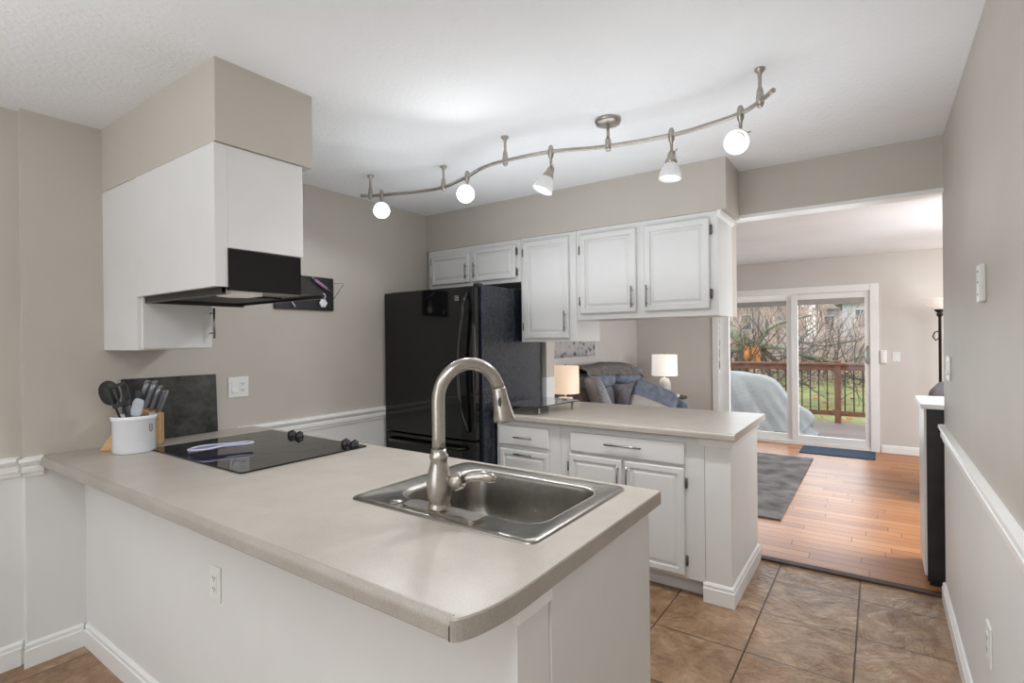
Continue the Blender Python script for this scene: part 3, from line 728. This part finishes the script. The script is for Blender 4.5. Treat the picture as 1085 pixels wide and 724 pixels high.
# magnetic board with tools on left wall
o = thing('magnetic_board', 'black magnetic board on left wall right of the hood', 'board', (XL, 2.0, 1.73))
MB().box(XL, XL+.016, 1.795, 2.22, 1.617, 1.838, bev=.004).build('panel', m_blackm, o)
b = MB(); b.tube([(XL+.02, 2.17, 1.80), (XL+.10, 2.235, 1.800), (XL+.10, 2.235, 1.79), (XL+.02, 2.20, 1.68)], .002, 6); b.build('wire_hook', m_chrome, o)
o = thing('pastry_brush', 'purple-handled tool held on the black magnetic board', 'utensil', (XL+.03, 2.1, 1.78))
b = MB(); b.tube([(XL+.03, 2.065, 1.815), (XL+.03, 2.155, 1.762)], .011, 10); b.build('handle', M('purple_plastic', (168, 128, 170), .4), o)
MB().tube([(XL+.03, 2.045, 1.828), (XL+.03, 2.065, 1.815)], .005, 8).build('end_cap', m_chrome, o); b = MB(); b.tube([(XL+.03, 2.155, 1.762), (XL+.03, 2.195, 1.738)], .003, 8); b.build('shaft', m_chrome, o)
o = thing('measuring_charm', 'small white flower-shaped piece on the black magnetic board', 'charm', (XL+.03, 2.13, 1.67))
b = MB(); 
for k in range(6): b.puff((XL+.027, 2.13+.018*math.cos(k*PI/3), 1.665+.018*math.sin(k*PI/3)), (.008, .024, .024), .9, n=8)
b.puff((XL+.027, 2.13, 1.665), (.010, .03, .03), .9, n=8); b.build('petals', m_ceram, o)
MB().tube([(XL+.03, 2.13+.014*math.cos(a*PI/5), 1.712+.018*math.sin(a*PI/5)) for a in range(10)], .003, 6, closed=True).build('loop', m_ceram, o)
o = MB(); o.tube([(XL+.026, 1.895, 1.672), (XL+.026, 1.925, 1.632)], .004, 8); tag(o.build('white_stick', m_ceram), 'short white stick near the lower left of the black magnetic board', 'magnet')

# ------------------------------------------------------------------ refrigerator
Fr = thing('refrigerator', 'black bottom-freezer refrigerator below the short wall cabinets', 'refrigerator', (-2.6, 3.05, 0))
MB().box(-3.035, -2.150, 2.725, 3.46, .03, 1.775, bev=.006).build('case', m_side, Fr)
def rdoor(z0, z1, name):
    # gently bowed door front
    b = MB(); pts = [(-3.03, 2.718), (-3.03, 2.668)]
    for k in range(9):
        x = -3.03+.855*k/8; pts.append((x+.003 if k == 0 else x, 2.655-.012*math.sin(PI*k/8)))
    pts += [(-2.170, 2.668), (-2.170, 2.718)]
    b.prism(pts, 'z', z0, z1, bev=.003); return b.build(name, m_black, Fr)
d1 = rdoor(.745, 1.762, 'door'); d2 = rdoor(.09, .735, 'freezer_drawer')
b = MB(); b.tube(catmull([(-2.215, 2.650, 1.72), (-2.225, 2.610, 1.62), (-2.262, 2.600, 1.25), (-2.248, 2.605, .95), (-2.215, 2.645, .80)], 8), .012, 12); b.build('handle', m_black, d1)
b = MB(); b.tube([(-2.97, 2.65, .69), (-2.93, 2.605, .688), (-2.6, 2.595, .688), (-2.27, 2.605, .688), (-2.23, 2.65, .69)], .012, 12); b.build('handle', m_black, d2)
o = MB(); o.box(-2.318, -2.284, 2.639, 2.645, 1.672, 1.706, bev=.001); bd = o.build('badge', m_chrome, d1)
b = MB(); b.box(-2.312, -2.306, 2.6375, 2.640, 1.678, 1.700); b.box(-2.312, -2.290, 2.6375, 2.640, 1.696, 1.700); b.box(-2.301, -2.290, 2.6375, 2.640, 1.684, 1.688); b.box(-2.294, -2.290, 2.6375, 2.640, 1.678, 1.688); b.build('badge_mark', m_slot, bd)
MB().box(-2.20, -2.155, 2.69, 2.74, 1.762, 1.785, bev=.004).build('hinge_cover', m_blackm, Fr)
MB().box(-3.0, -2.18, 2.72, 2.76, .0, .09).build('kick_grille', m_blackm, Fr)

# ------------------------------------------------------------------ track light
ZT = 2.315
TL = thing('track_light', 'wavy brushed-nickel track light with five glass spot heads under the ceiling', 'track light', (-1.04, 2.286, H))
heads = [(-2.515, 2.195), (-1.86, 2.235), (-1.292, 2.185), (-.752, 2.33), (-.452, 2.275)]
mounts = [(-2.585, 2.165), (-2.099, 2.303), (-1.548, 2.163), (-.367, 2.205)]
rail = [(-2.635, 2.13), (-2.585, 2.165), (-2.515, 2.195), (-2.30, 2.275), (-2.099, 2.303), (-1.86, 2.235), (-1.70, 2.17), (-1.548, 2.155), (-1.292, 2.185), (-1.038, 2.286), (-.752, 2.33), (-.60, 2.315), (-.452, 2.275), (-.367, 2.205), (-.31, 2.135)]
rp = [p.to_3d()+Vector((0, 0, ZT)) for p in catmull([Vector((*q, 0)) for q in rail], 8)] if False else [Vector((p.x, p.y, ZT)) for p in catmull([(a, c, 0) for a, c in rail], 8)]
MB().tube(rp, .0095, 10).build('rail', m_nickel, TL)
b = MB(); b.lathe([(0, 0), (.06, 0), (.062, -.006), (.055, -.020), (.02, -.026), (0, -.026)], -1.038, 2.286, H, 32)
b.tube([(-1.038, 2.286, H-.02), (-1.038, 2.286, ZT+.03)], .007, 10); b.tube([(-1.038, 2.286, ZT+.04), (-1.038, 2.286, ZT+.03), (-1.038, 2.286, ZT), (-1.038, 2.286, ZT-.022)], [.008, .013, .017, .010], 14); b.build('canopy', m_nickel, TL)
for x, y in mounts:
    b = MB(); b.lathe([(0, 0), (.020, 0), (.020, -.006), (.009, -.018), (.007, -.03), (.007, -.07), (.012, -.085), (.015, -.115), (.015, -.135), (.008, -.148), (0, -.15)], x, y, H, 16); b.build('standoff', m_nickel, TL)
aims = [Vector((2.2, -2.0, -1.0)), Vector((1.5, -2.2, -1.0)), Vector((-.5, -.42, -1.5)), Vector((-.05, -.08, -1)), Vector((.05, -2.1, -1.35))]
for (x, y), am, SPOT, GLOW in zip(heads, aims, SPOTS, GLOWS):
    b = MB(); b.lathe([(0, .03), (.008, .03), (.013, .018), (.015, 0), (.013, -.022), (.007, -.035), (.006, -.075), (0, -.075)], x, y, ZT, 14)
    am = am.normalized(); pv = Vector((x, y, ZT-.085))
    b.puff(pv, (.026, .026, .026), 1, n=8)
    q = am.to_track_quat('Z', 'Y').to_matrix().to_4x4(); m_ = Matrix.Translation(pv-am*.0) @ q
    b.lathe([(0, -.012), (.012, -.012), (.018, 0), (.020, .02), (.026, .03), (.026, .042), (.022, .046), (0, .046)], mat=m_, n=18)
    b.tube([m_ @ Vector((.018, 0, .0)), m_ @ Vector((.036, 0, -.012))], .003, 6)
    hd_ = b.build('spot_head', m_nickel, TL)
    b = MB(); b.lathe([(.024, .044), (.036, .062), (.046, .088), (.050, .112), (.047, .112), (.043, .088), (.033, .064), (.022, .048)], mat=m_, n=24); b.build('glass_shade', m_shade, hd_)
    b = MB(); b.lathe([(0, .052), (.016, .052), (.024, .084), (.024, .092), (0, .096)], mat=m_, n=20); b.build('bulb', m_bulb, hd_)
    l = bpy.data.lights.new('spot_light', 'SPOT'); l.energy = SPOT; l.spot_size = R(130); l.spot_blend = .8; l.shadow_soft_size = .012; l.color = (.94, .97, 1)
    l2 = bpy.data.lights.new('head_glow', 'SPOT'); l2.energy = GLOW; l2.spot_size = R(178); l2.spot_blend = .35; l2.shadow_soft_size = .05; l2.color = (.94, .97, 1)
    lo = bpy.data.objects.new('head_glow', l2); col.objects.link(lo); lo.location = pv+am*.14
    lo = bpy.data.objects.new('spot_light', l); col.objects.link(lo); lo.location = pv+am*.125; lo.rotation_euler = am.to_track_quat('-Z', 'Y').to_euler()

# ------------------------------------------------------------------ sliding door
b = MB()
for x0, x1, z0, z1 in ((-1.93, -1.845, 0, 2.045), (-.085, 0, 0, 2.045), (-1.8445, -.0855, 1.96, 2.045)):
    b.box(x0, x1, YS-.02, YS+.01, z0, z1, bev=.004)
b.box(-1.845, -.085, YS-.006, YS+.12, 0, .045, bev=.003); D = struct(b.build('door_1', m_trim))
def sash(x0, x1, y, gx0, gx1):
    b = MB(); b.box(x0, gx0, y, y+.04, .045, 1.965, bev=.003); b.box(gx1, x1, y, y+.04, .045, 1.965, bev=.003)
    b.box(gx0, gx1, y, y+.04, .045, .125, bev=.003); b.box(gx0, gx1, y, y+.04, 1.885, 1.965, bev=.003)
    s = b.build('sash', m_trim, D)
    MB().box(gx0-.003, gx1+.003, y+.018, y+.022, .12, 1.89).build('glass_pane', m_pane, s)
    b = MB(); b.box(gx0, gx1, y+.005, y+.035, 1.815, 1.886); 
    for k in range(8): b.box(gx0+.003, gx1-.003, y+.003, y+.036, 1.818+.008*k, 1.8205+.008*k)
    for q in (gx0+(gx1-gx0)*.12, gx0+(gx1-gx0)*.5, gx0+(gx1-gx0)*.88): b.box(q-.002, q+.002, y+.002, y+.004, 1.812, 1.886, 0)
    b.build('raised_blind', M('blind_grey', (168, 164, 158), .6), s)
    return s
sash(-1.845, -.93, YS+.06, -1.72, -1.0); s2 = sash(-.935, -.085, YS+.01, -.862, -.14)
b = MB(); b.tube(catmull([(-.108, YS+.01, 1.275), (-.13, YS-.03, 1.25), (-.14, YS-.045, 1.175), (-.13, YS-.03, 1.10), (-.108, YS+.01, 1.075)], 5), .008, 10); b.box(-.118, -.098, YS+.002, YS+.012, 1.06, 1.29, bev=.004); b.build('handle', m_chrome, s2)

# ------------------------------------------------------------------ living room things
o = MB(); o.box(-.80, -.04, 7.15, 7.62, .004, .016, bev=.004); tag(o.build('door_mat', m_mat), 'dark blue door mat in front of the sliding door', 'mat')
b = MB(); b.box(-2.55, -.62, 4.42, 6.85, .004, .018, bev=.004); tag(b.build('area_rug', m_rug), 'large mottled grey rug on the wood floor', 'rug')
Vl = MB(); g = bmesh.new(); n = 60; rows = []
for j, z in enumerate((1.19, 1.25, 1.35, 1.52)):
    rows.append([g.verts.new((XL+.045+.016*math.sin(k*1.05), 5.08+(6.15-5.08)*k/n, z+(.012*abs(math.sin(k*.26)) if j == 0 else 0))) for k in range(n+1)])
for A_, B_ in zip(rows, rows[1:]):
    for k in range(n): f = g.faces.new((A_[k], A_[k+1], B_[k+1], B_[k])); f.smooth = True
bmesh.ops.solidify(g, geom=list(g.faces), thickness=.006)
Vl._join(g); Vl.box(XL, XL+.07, 5.07, 6.16, 1.50, 1.53, 0); tag(Vl.build('fabric_valance', m_val), 'grey and white patterned fabric valance on the wall above the sofa', 'valance')

Sf = thing('sofa', 'blue-grey reclining loveseat against the living room left wall', 'sofa', (-2.6, 5.95, 0))
MB().box(-2.98, -2.15, 5.05, 6.85, .08, .36, bev=.03).build('base', m_sofad, Sf)
for y in (5.50, 6.38):
    MB().puff((-2.40, y, .44), (.56, .84, .18), .4, n=16).build('seat_cushion', m_sofad, Sf)
    MB().puff((-2.72, y, .69), (.24, .84, .42), .45, rot=Matrix.Rotation(R(-8), 3, 'Y'), n=16, sag=.01).build('back_cushion', m_sofad, Sf)
    MB().puff((-2.70, y, .925), (.26, .84, .20), .5, rot=Matrix.Rotation(R(-8), 3, 'Y'), n=16, sag=.012).build('head_cushion', m_sofa, Sf)
MB().puff((-2.93, 5.95, .60), (.14, 1.85, .90), .35, n=16).build('backrest', m_sofa, Sf)
for y in (4.99, 6.91):
    MB().puff((-2.5, y, .36), (.92, .16, .50), .35, n=16).build('arm', m_sofa, Sf)
g = bmesh.new(); prof = [(-2.555, .975), (-2.575, 1.03), (-2.68, 1.085), (-2.80, 1.10), (-2.92, 1.10), (-3.005, 1.07), (-3.02, .98)]
rows = []; n = 50
for k in range(n+1):
    y = 5.06+(6.72-5.06)*k/n; e_ = max(0, (k-n+7)/7)
    rows.append([g.verts.new((x+.015*noise.noise(Vector((y*6, i, 0))), y, z+.025*noise.noise(Vector((y*4, i*.7, 3)))-.12*e_*e_+(.03*math.sin(y*2.6+.5) if i < 2 else 0))) for i, (x, z) in enumerate(prof)])
for A_, B_ in zip(rows, rows[1:]):
    for k in range(len(prof)-1): f = g.faces.new((A_[k], A_[k+1], B_[k+1], B_[k])); f.smooth = True
bmesh.ops.solidify(g, geom=list(g.faces), thickness=.018)
b = MB(); b._join(g); tag(b.build('throw_blanket', m_blank), 'grey-brown throw blanket draped along the top of the sofa back', 'blanket')
b = MB(); b.puff((-2.44, 5.09, .76), (.13, .52, .52), .5, rot=Matrix.Rotation(R(42), 3, 'Z') @ Matrix.Rotation(R(-22), 3, 'Y'), n=18, sag=.01)
tag(b.build('throw_pillow', m_speck), 'speckled dark grey pillow at the near end of the sofa', 'pillow')
b = MB(); b.puff((-2.14, 5.86, .66), (.15, .52, .44), .30, rot=Matrix.Rotation(R(-46), 3, 'Z') @ Matrix.Rotation(R(-30), 3, 'Y') @ Matrix.Rotation(R(-26), 3, 'X'), n=44, mi2=1, split=lambda c: c.z < -.02, sag=.01)
tag(b.build('throw_pillow', [m_sofa, m_pilt]), 'blue-grey pillow with a light grey band at the far end of the sofa', 'pillow')

def drum_lamp(name, label, x, y, z0, zs0, zs1, r, msh, base):
    o = thing(name, label, 'lamp', (x, y, z0)); b = MB()
    if base == 'vase': b.lathe([(0, 0), (.05, 0), (.075, .02), (.085, .08), (.082, .17), (.06, .235), (.035, .25), (.012, .255), (.012, zs0-z0+.05), (0, zs0-z0+.05)], x, y, z0, 24)
    else:
        b.box(x-.065, x+.065, y-.045, y+.045, z0, z0+.185, bev=.008); b.tube([(x, y, z0+.18), (x, y, zs0+.05)], .008, 8)
    b.build('base', m_ceramic_tex if base == 'vase' else m_ceram, o)
    b = MB(); b.lathe([(r, 0), (r*.97, zs1-zs0), (r*.965, zs1-zs0), (r*.995, 0)], x, y, zs0, 36); b.lathe([(r*.3, zs1-zs0-.004), (r*.97, zs1-zs0-.004)], x, y, zs0, 36); b.build('shade', msh, o)
    MB().lathe([(0, .0), (.006, 0), (.006, .012), (.009, .018), (0, .026)], x, y, zs1, 10).build('finial', m_chrome, o)
    MB().puff((x, y, (zs0+zs1)/2), (.06, .06, .08), 1, n=8).build('bulb', m_bulb, o)
drum_lamp('table_lamp', 'lit lamp with warm drum shade just behind the far counter', -2.68, 4.78, .62, .845, 1.13, .145, m_shade1, 'block')
drum_lamp('table_lamp', 'lamp with white drum shade and carved white base at the sofa end', -2.46, 7.22, .60, .885, 1.178, .175, m_shade2, 'vase')
def side_table(x, y, z, r, label):
    o = thing('side_table', label, 'table', (x, y, 0))
    MB().lathe([(0, z-.03), (r-.01, z-.03), (r, z-.02), (r, z-.006), (r-.008, z), (0, z)], x, y, 0, 32).build('table_top', m_esp, o)
    for k in range(3):
        a = k*2*PI/3+.4; MB().tube([(x+r*.75*math.cos(a), y+r*.75*math.sin(a), 0.004), (x+r*.5*math.cos(a), y+r*.5*math.sin(a), z-.03)], .015, 8).build('leg', m_esp, o)
side_table(-2.70, 4.72, .62, .2, 'small dark side table under the warm-shaded lamp')
side_table(-2.42, 7.22, .60, .26, 'dark round side table under the white lamp beside the sofa')
b = MB(); b.puff((-2.25, 7.08, .625), (.07, .09, .05), .6, n=10); tag(b.build('small_box', m_ceram), 'small white object on the dark table beside the lamp', 'box')

T_ = thing('floor_lamp', 'dark bronze torchiere with glowing bowl in the living room corner', 'lamp', (.545, 7.3, 0))
b = MB(); b.lathe([(0, 0), (.14, 0), (.14, .012), (.04, .03), (.02, .05), (0, .05)], .545, 7.3, .004); b.build('base', m_bronze, T_)
b = MB(); b.lathe([(0, .04), (.014, .04), (.014, 1.60), (.02, 1.61), (.03, 1.625), (.03, 1.64), (.022, 1.65), (.045, 1.67), (.05, 1.69), (0, 1.69)], .545, 7.3, 0, 18)
b.tube([(.545-.012, 7.3, 1.45), (.50, 7.3, 1.44), (.485, 7.3, 1.39), (.51, 7.3, 1.35), (.53, 7.3, 1.37)], .007, 8); b.build('pole', m_bronze, T_)
b = MB(); b.lathe([(.03, 1.68), (.08, 1.70), (.13, 1.74), (.155, 1.79), (.17, 1.80), (.165, 1.803), (.148, 1.79), (.12, 1.745), (.03, 1.69)], .545, 7.3, 0, 32); b.build('glass_bowl', m_torch, T_)
l = bpy.data.lights.new('torchiere_light', 'POINT'); l.energy = 1.6; l.shadow_soft_size = .08; l.color = (1, .93, .84); lo = bpy.data.objects.new('torchiere_light', l); col.objects.link(lo); lo.location = (.545, 7.3, 1.86)

# console cabinet past the end of the right wall
K = thing('console_cabinet', 'tall white-topped console cabinet with dark side past the right wall end', 'cabinet', (.5, 3.95, 0))
MB().box(.215, 1.0, 3.715, 4.15, .03, 1.0, bev=.003).build('body', m_esp, K)
MB().box(.204, .216, 3.72, 4.15, .06, 1.0, bev=.002).build('front_face', m_white, K)
b = MB(); b.box(.186, 1.02, 3.66, 4.18, 1.0, 1.026, bev=.003); b.build('top', m_white, K)
MB().box(.225, .98, 3.73, 4.13, .004, .032).build('plinth', m_blackm, K)
Ch = thing('armchair', 'dark grey rounded armchair partly hidden behind the console cabinet', 'armchair', (.75, 5.5, 0))
MB().puff((.74, 5.5, .72), (.84, .26, .68), .5, n=16).build('backrest', m_sofad, Ch)
MB().puff((.78, 5.85, .40), (.72, .66, .2), .4, n=16).build('seat', m_sofad, Ch)
MB().box(.42, 1.14, 5.42, 6.2, .06, .34, bev=.03).build('base', m_sofad, Ch)
for x in (.40, 1.18): MB().puff((x, 5.82, .46), (.16, .8, .36), .4, n=14).build('arm', m_sofad, Ch)

# ------------------------------------------------------------------ outdoors
struct(MB().box(-8, 5, YS+.13, 10.3, -.12, -.03).build('floor_deck', m_deck))
g = bmesh.new(); nx, ny = 40, 60
vv = [[g.verts.new((-45+80*i/nx, 10+100*j/ny, -.62-.0*j+.12*noise.noise(Vector((i*.4, j*.3, 0))))) for i in range(nx+1)] for j in range(ny+1)]
for j in range(ny):
    for i in range(nx): f = g.faces.new((vv[j][i], vv[j][i+1], vv[j+1][i+1], vv[j+1][i])); f.smooth = True
b = MB(); b._join(g); b.box(-45, 35, 7.5, 10.1, -.75, -.65); struct(b.build('ground_lawn', m_grass))
Rl = thing('deck_railing', 'brown wooden deck railing with thin black balusters', 'railing', (-1.5, 10.2, -.03))
for x in (-6.2, -4.4, -2.55, -.56, 1.4, 3.3):
    b = MB(); b.box(x-.045, x+.045, 10.155, 10.245, -.12, .985, bev=.006); b.box(x-.055, x+.055, 10.145, 10.255, .985, 1.005, bev=.004); b.build('post', m_rail, Rl)
b = MB(); b.box(-6.2, 3.3, 10.13, 10.27, .93, .965, bev=.006); b.box(-6.2, 3.3, 10.18, 10.22, .84, .93, bev=.004); b.build('top_rail', m_rail, Rl)
b = MB(); b.box(-6.2, 3.3, 10.18, 10.22, .09, .17, bev=.004); b.build('bottom_rail', m_rail, Rl)
x = -3.2; 
while x < .8:
    if abs((x+.56)) > .05 and abs(x+2.55) > .05: MB().tube([(x, 10.2, .16), (x, 10.2, .85)], .009, 8).build('baluster', m_bal, Rl)
    x += .1245

# covered grill
Tp = thing('covered_grill', 'bulky outdoor item under a pale grey draped cover on the deck', 'cover', (-1.9, 8.75, -.03))
outl = [(-2.95, .78), (-2.5, .86), (-2.0, .88), (-1.70, .855), (-1.50, .83), (-1.30, .75), (-1.12, .53), (-.95, .38), (-.82, .29), (-.775, .19), (-.84, .10), (-.78, .03), (-.73, -.022)]
g = bmesh.new(); rows = []; nc = 48
for i, (x, z) in enumerate([(p.x, p.z) for p in catmull([(a, 0, c) for a, c in outl], 6)]):
    hgt = z+.03; row = []
    wtop = .20 if x < -1.5 else .20-.12*(x+1.5)/.75
    for k in range(nc+1):
        s_ = -1+2*k/nc; a_ = abs(s_); q_ = max(0, (a_-.30)/.70)
        sgn = 1 if s_ > 0 else -1
        yy = 8.72+sgn*(min(a_/.30, 1)*wtop+q_*.20)
        zz = z-hgt*q_**1.05
        xx = x-(.36*q_ if s_ < 0 else .1*q_)*min(1, hgt/.5)
        c_ = xx*.87+zz*.5
        fold = (.030*math.sin(c_*19)+.022*math.sin(c_*43+1))*min(1, q_*3)
        hem = .07*max(0, math.sin(xx*5+1))*q_ if s_ < 0 else 0
        row.append(g.verts.new((xx+fold*.4, yy+sgn*fold, max(zz+hem+.018*noise.noise(Vector((x*6, s_*5, 5))), -.026))))
    rows.append(row)
for A_, B_ in zip(rows, rows[1:]):
    for k in range(nc): f = g.faces.new((A_[k], A_[k+1], B_[k+1], B_[k])); f.smooth = True
bmesh.ops.solidify(g, geom=list(g.faces), thickness=.008)
b = MB(); b._join(g); b.build('draped_cover', m_tarp, Tp)
for x, y in ((-2.6, 8.55), (-1.7, 8.55), (-2.6, 8.95), (-1.7, 8.95)):
    b = MB(); b.tube([(x, y, -.03), (x, y, .5)], .025, 8); b.build('leg', m_blackm, Tp)

# fallen tree
def limb(pts, r0_, r1_, name, m, parent, n=9):
    P_ = catmull(pts, 6); k = len(P_)
    P_ = [p+Vector((noise.noise(p*1.3), noise.noise(p*1.3+Vector((9, 0, 0))), noise.noise(p*1.3+Vector((0, 9, 0)))))*.13 for p in P_]
    b = MB(); b.tube(P_, [r0_+(r1_-r0_)*i/(k-1) for i in range(k)], n); return b.build(name, m, parent)
def twigs(b, start, direction, length, rad, depth, spread=.6, nchild=3, mi=0, rnd=random):
    segs = 3; p = Vector(start); d = Vector(direction).normalized(); pts = [p.copy()]
    for k in range(segs):
        d = (d+Vector((rnd.uniform(-1, 1), rnd.uniform(-1, 1), rnd.uniform(-.6, .9)))*.18).normalized(); p = p+d*length/segs; pts.append(p.copy())
    b.tube(pts, [rad, rad*.85, rad*.7, rad*.5], 3 if rad < .02 else 5, mi, cap=False)
    if depth > 0:
        for k in range(nchild):
            q = pts[rnd.choice((1, 2, 3))]; dd_ = (d+Vector((rnd.uniform(-1, 1), rnd.uniform(-1, 1), rnd.uniform(-.5, 1)))*spread).normalized()
            twigs(b, q, dd_, length*rnd.uniform(.55, .8), rad*.55, depth-1, spread, nchild, mi, rnd)
Ft = thing('fallen_tree', 'storm-broken tree with orange splintered trunk beyond the deck railing', 'tree', (-3.5, 18, -.62))
limb([(-3.75, 18.2, -.65), (-3.70, 18.1, .1), (-3.6, 18.0, .7), (-3.45, 18.0, 1.05)], .30, .20, 'trunk', m_bark, Ft, 12)
limb([(-3.25, 18, 1.0), (-3.6, 18.0, 1.25), (-3.95, 17.9, 1.75), (-4.5, 17.8, 2.5)], .20, .13, 'limb', m_pale, Ft)
limb([(-4.6, 18, .85), (-3.9, 18.0, 1.0), (-3.3, 18, 1.05), (-2.9, 17.9, 1.14), (-2.2, 17.9, 1.0), (-1.5, 17.8, .78), (-.6, 17.8, .6)], .14, .03, 'limb', m_pale, Ft)
limb([(-3.15, 18, 1.12), (-2.95, 18, 1.5), (-2.6, 17.9, 1.82), (-2.2, 17.9, 1.95), (-1.6, 17.9, 2.05)], .10, .03, 'limb', m_pale, Ft)
limb([(-3.1, 18, 1.02), (-2.95, 17.9, .6), (-2.75, 17.8, .2), (-2.6, 17.7, -.4)], .10, .05, 'limb', m_bark, Ft)
limb([(-3.0, 18, 1.0), (-2.6, 17.9, .6), (-2.2, 17.8, .25), (-1.7, 17.7, 0)], .08, .03, 'limb', m_bark, Ft)
limb([(-2.6, 18, 1.1), (-1.8, 17.9, .8), (-1.1, 17.8, .45), (-.2, 17.7, .1)], .06, .02, 'limb', m_bark, Ft)
limb([(-3.9, 18, 1.0), (-4.05, 17.9, .5), (-3.95, 17.8, .0), (-4.0, 17.7, -.5)], .10, .06, 'limb', m_bark, Ft)
b = MB(); sp = Vector((-3.22, 17.82, 1.05))
for k in range(16):
    a = random.uniform(-.35, .15); L = random.uniform(.25, .55); p = sp+Vector((random.uniform(-.22, .1), random.uniform(-.08, .04), random.uniform(-.05, .12)))
    b.tube([p, p+Vector((a*.6+.12, 0, -L))*.6, p+Vector((a*.4+.15, 0, -L))], [random.uniform(.05, .09), .05, .004], 5)
b.build('splinter', m_splint, Ft)
b = MB()
for k in range(110):
    p = Vector((random.uniform(-4.6, -.2), random.uniform(17.4, 18.4), random.uniform(.0, 1.2)))
    twigs(b, p, (random.uniform(-.4, 1), random.uniform(-.3, .3), random.uniform(-.5, 1)), random.uniform(.6, 1.2), .018, 2, .7, 3)
tw = b.build('twigs', m_bark, Ft); tw['kind'] = 'stuff'

# bare trees and brush behind
rnd = random.Random(11)
treespots = [(-9, 30, 4.6), (-7.2, 33, 5.6), (-6.2, 28, 4), (-5.3, 35, 6), (-4.5, 30, 4.6), (-3.8, 38, 6.6), (-3.3, 31, 4.6), (-2.9, 34, 6.6), (-2.2, 29, 3.4), (-8.2, 40, 6), (-4.9, 41, 7), (.9, 31, 4.2), (-.6, 26, 2.8)]
for i, (x, y, h) in enumerate(treespots):
    t = thing('bare_tree', 'leafless tree in the brushy background beyond the lawn', 'tree', (x, y, -.62), 'bare trees beyond the lawn')
    b = MB(); b.tube([(x, y, -.7), (x+rnd.uniform(-.1, .1), y, h*.25), (x+rnd.uniform(-.3, .3), y, h*.55)], [.08, .06, .04], 6); b.build('trunk', m_twig, t)
    b = MB()
    for k in range(11):
        z = h*rnd.uniform(.12, .55); twigs(b, (x, y, z), (rnd.uniform(-1, 1), rnd.uniform(-.6, .6), rnd.uniform(.5, 1.4)), h*rnd.uniform(.2, .32), .028, 3, .55, 3, 0, rnd)
    b.build('branches', m_twig if i % 2 else m_twig2, t)
b = MB()
for k in range(900):
    x = rnd.uniform(-13, 2.5); y = rnd.uniform(25, 33)
    twigs(b, (x, y, -.65), (rnd.uniform(-.7, .7), rnd.uniform(-.5, .5), 1), rnd.uniform(.8, 1.7), .018, 2, .8, 3, 0, rnd)
o = b.build('brush', m_twig2); o['kind'] = 'stuff'; tag(o, 'tangled leafless brush along the far edge of the lawn', 'brush')
def house(x0, x1, y, zw, zr, m, label, ov=.5, wins=()):
    o = thing('house', label, 'house', ((x0+x1)/2, y, -.7)); b = MB(); b.box(x0, x1, y, y+9, -.8, zw); b.build('walls', m, o)
    b = MB(); xm = (x0+x1)/2
    g = bmesh.new(); c = [g.verts.new(p) for p in ((x0-ov, y-ov, zw), (x1+ov, y-ov, zw), (x1+ov, y+9+ov, zw), (x0-ov, y+9+ov, zw))]; r_ = [g.verts.new((xm-1, y+4.5, zr)), g.verts.new((xm+1, y+4.5, zr))]
    g.faces.new(c[::-1]); g.faces.new((c[0], c[1], r_[1], r_[0])); g.faces.new((c[1], c[2], r_[1])); g.faces.new((c[2], c[3], r_[0], r_[1])); g.faces.new((c[3], c[0], r_[0])); b._join(g); b.build('roof', m_roof, o)
    for wx, wz in wins:
        b = MB(); b.box(wx-.5, wx+.5, y-.06, y+.02, wz-.75, wz+.75); f = b.build('window', m_trim, o)
        MB().box(wx-.42, wx+.42, y-.08, y-.03, wz-.67, wz+.67).build('pane', m_hwin, f)
house(-2.1, 7, 44, 3.7, 5.2, m_house, 'white two-storey house behind the brush, grey-brown roof, at right', wins=((-.9, 2.6), (.6, 2.6), (-.9, .4)))
house(-13.5, -6.2, 52, 4.1, 6.2, m_house2, 'mauve-grey house seen through the branches at left', wins=((-12, 2.8), (-10, 2.8), (-8, 2.8), (-8, .6)))
house(-5.0, -3.2, 62, 4.2, 5.4, m_house2, 'narrow pinkish house seen behind the bare trees', wins=((-4.1, 2.8),))
b = MB()
for k in range(90):
    x, y = rnd.uniform(-6, 1), rnd.uniform(11, 24); b.box(-.06, .06, -.04, .04, 0, .01, mat=Matrix.Translation((x, y, -.57)) @ Matrix.Rotation(rnd.uniform(0, 6), 4, 'Z') @ Matrix.Rotation(.5, 4, 'X'))
o = b.build('fallen_leaves', m_deadleaf); o['kind'] = 'stuff'; tag(o, 'orange-brown fallen leaves scattered over the lawn', 'leaves')
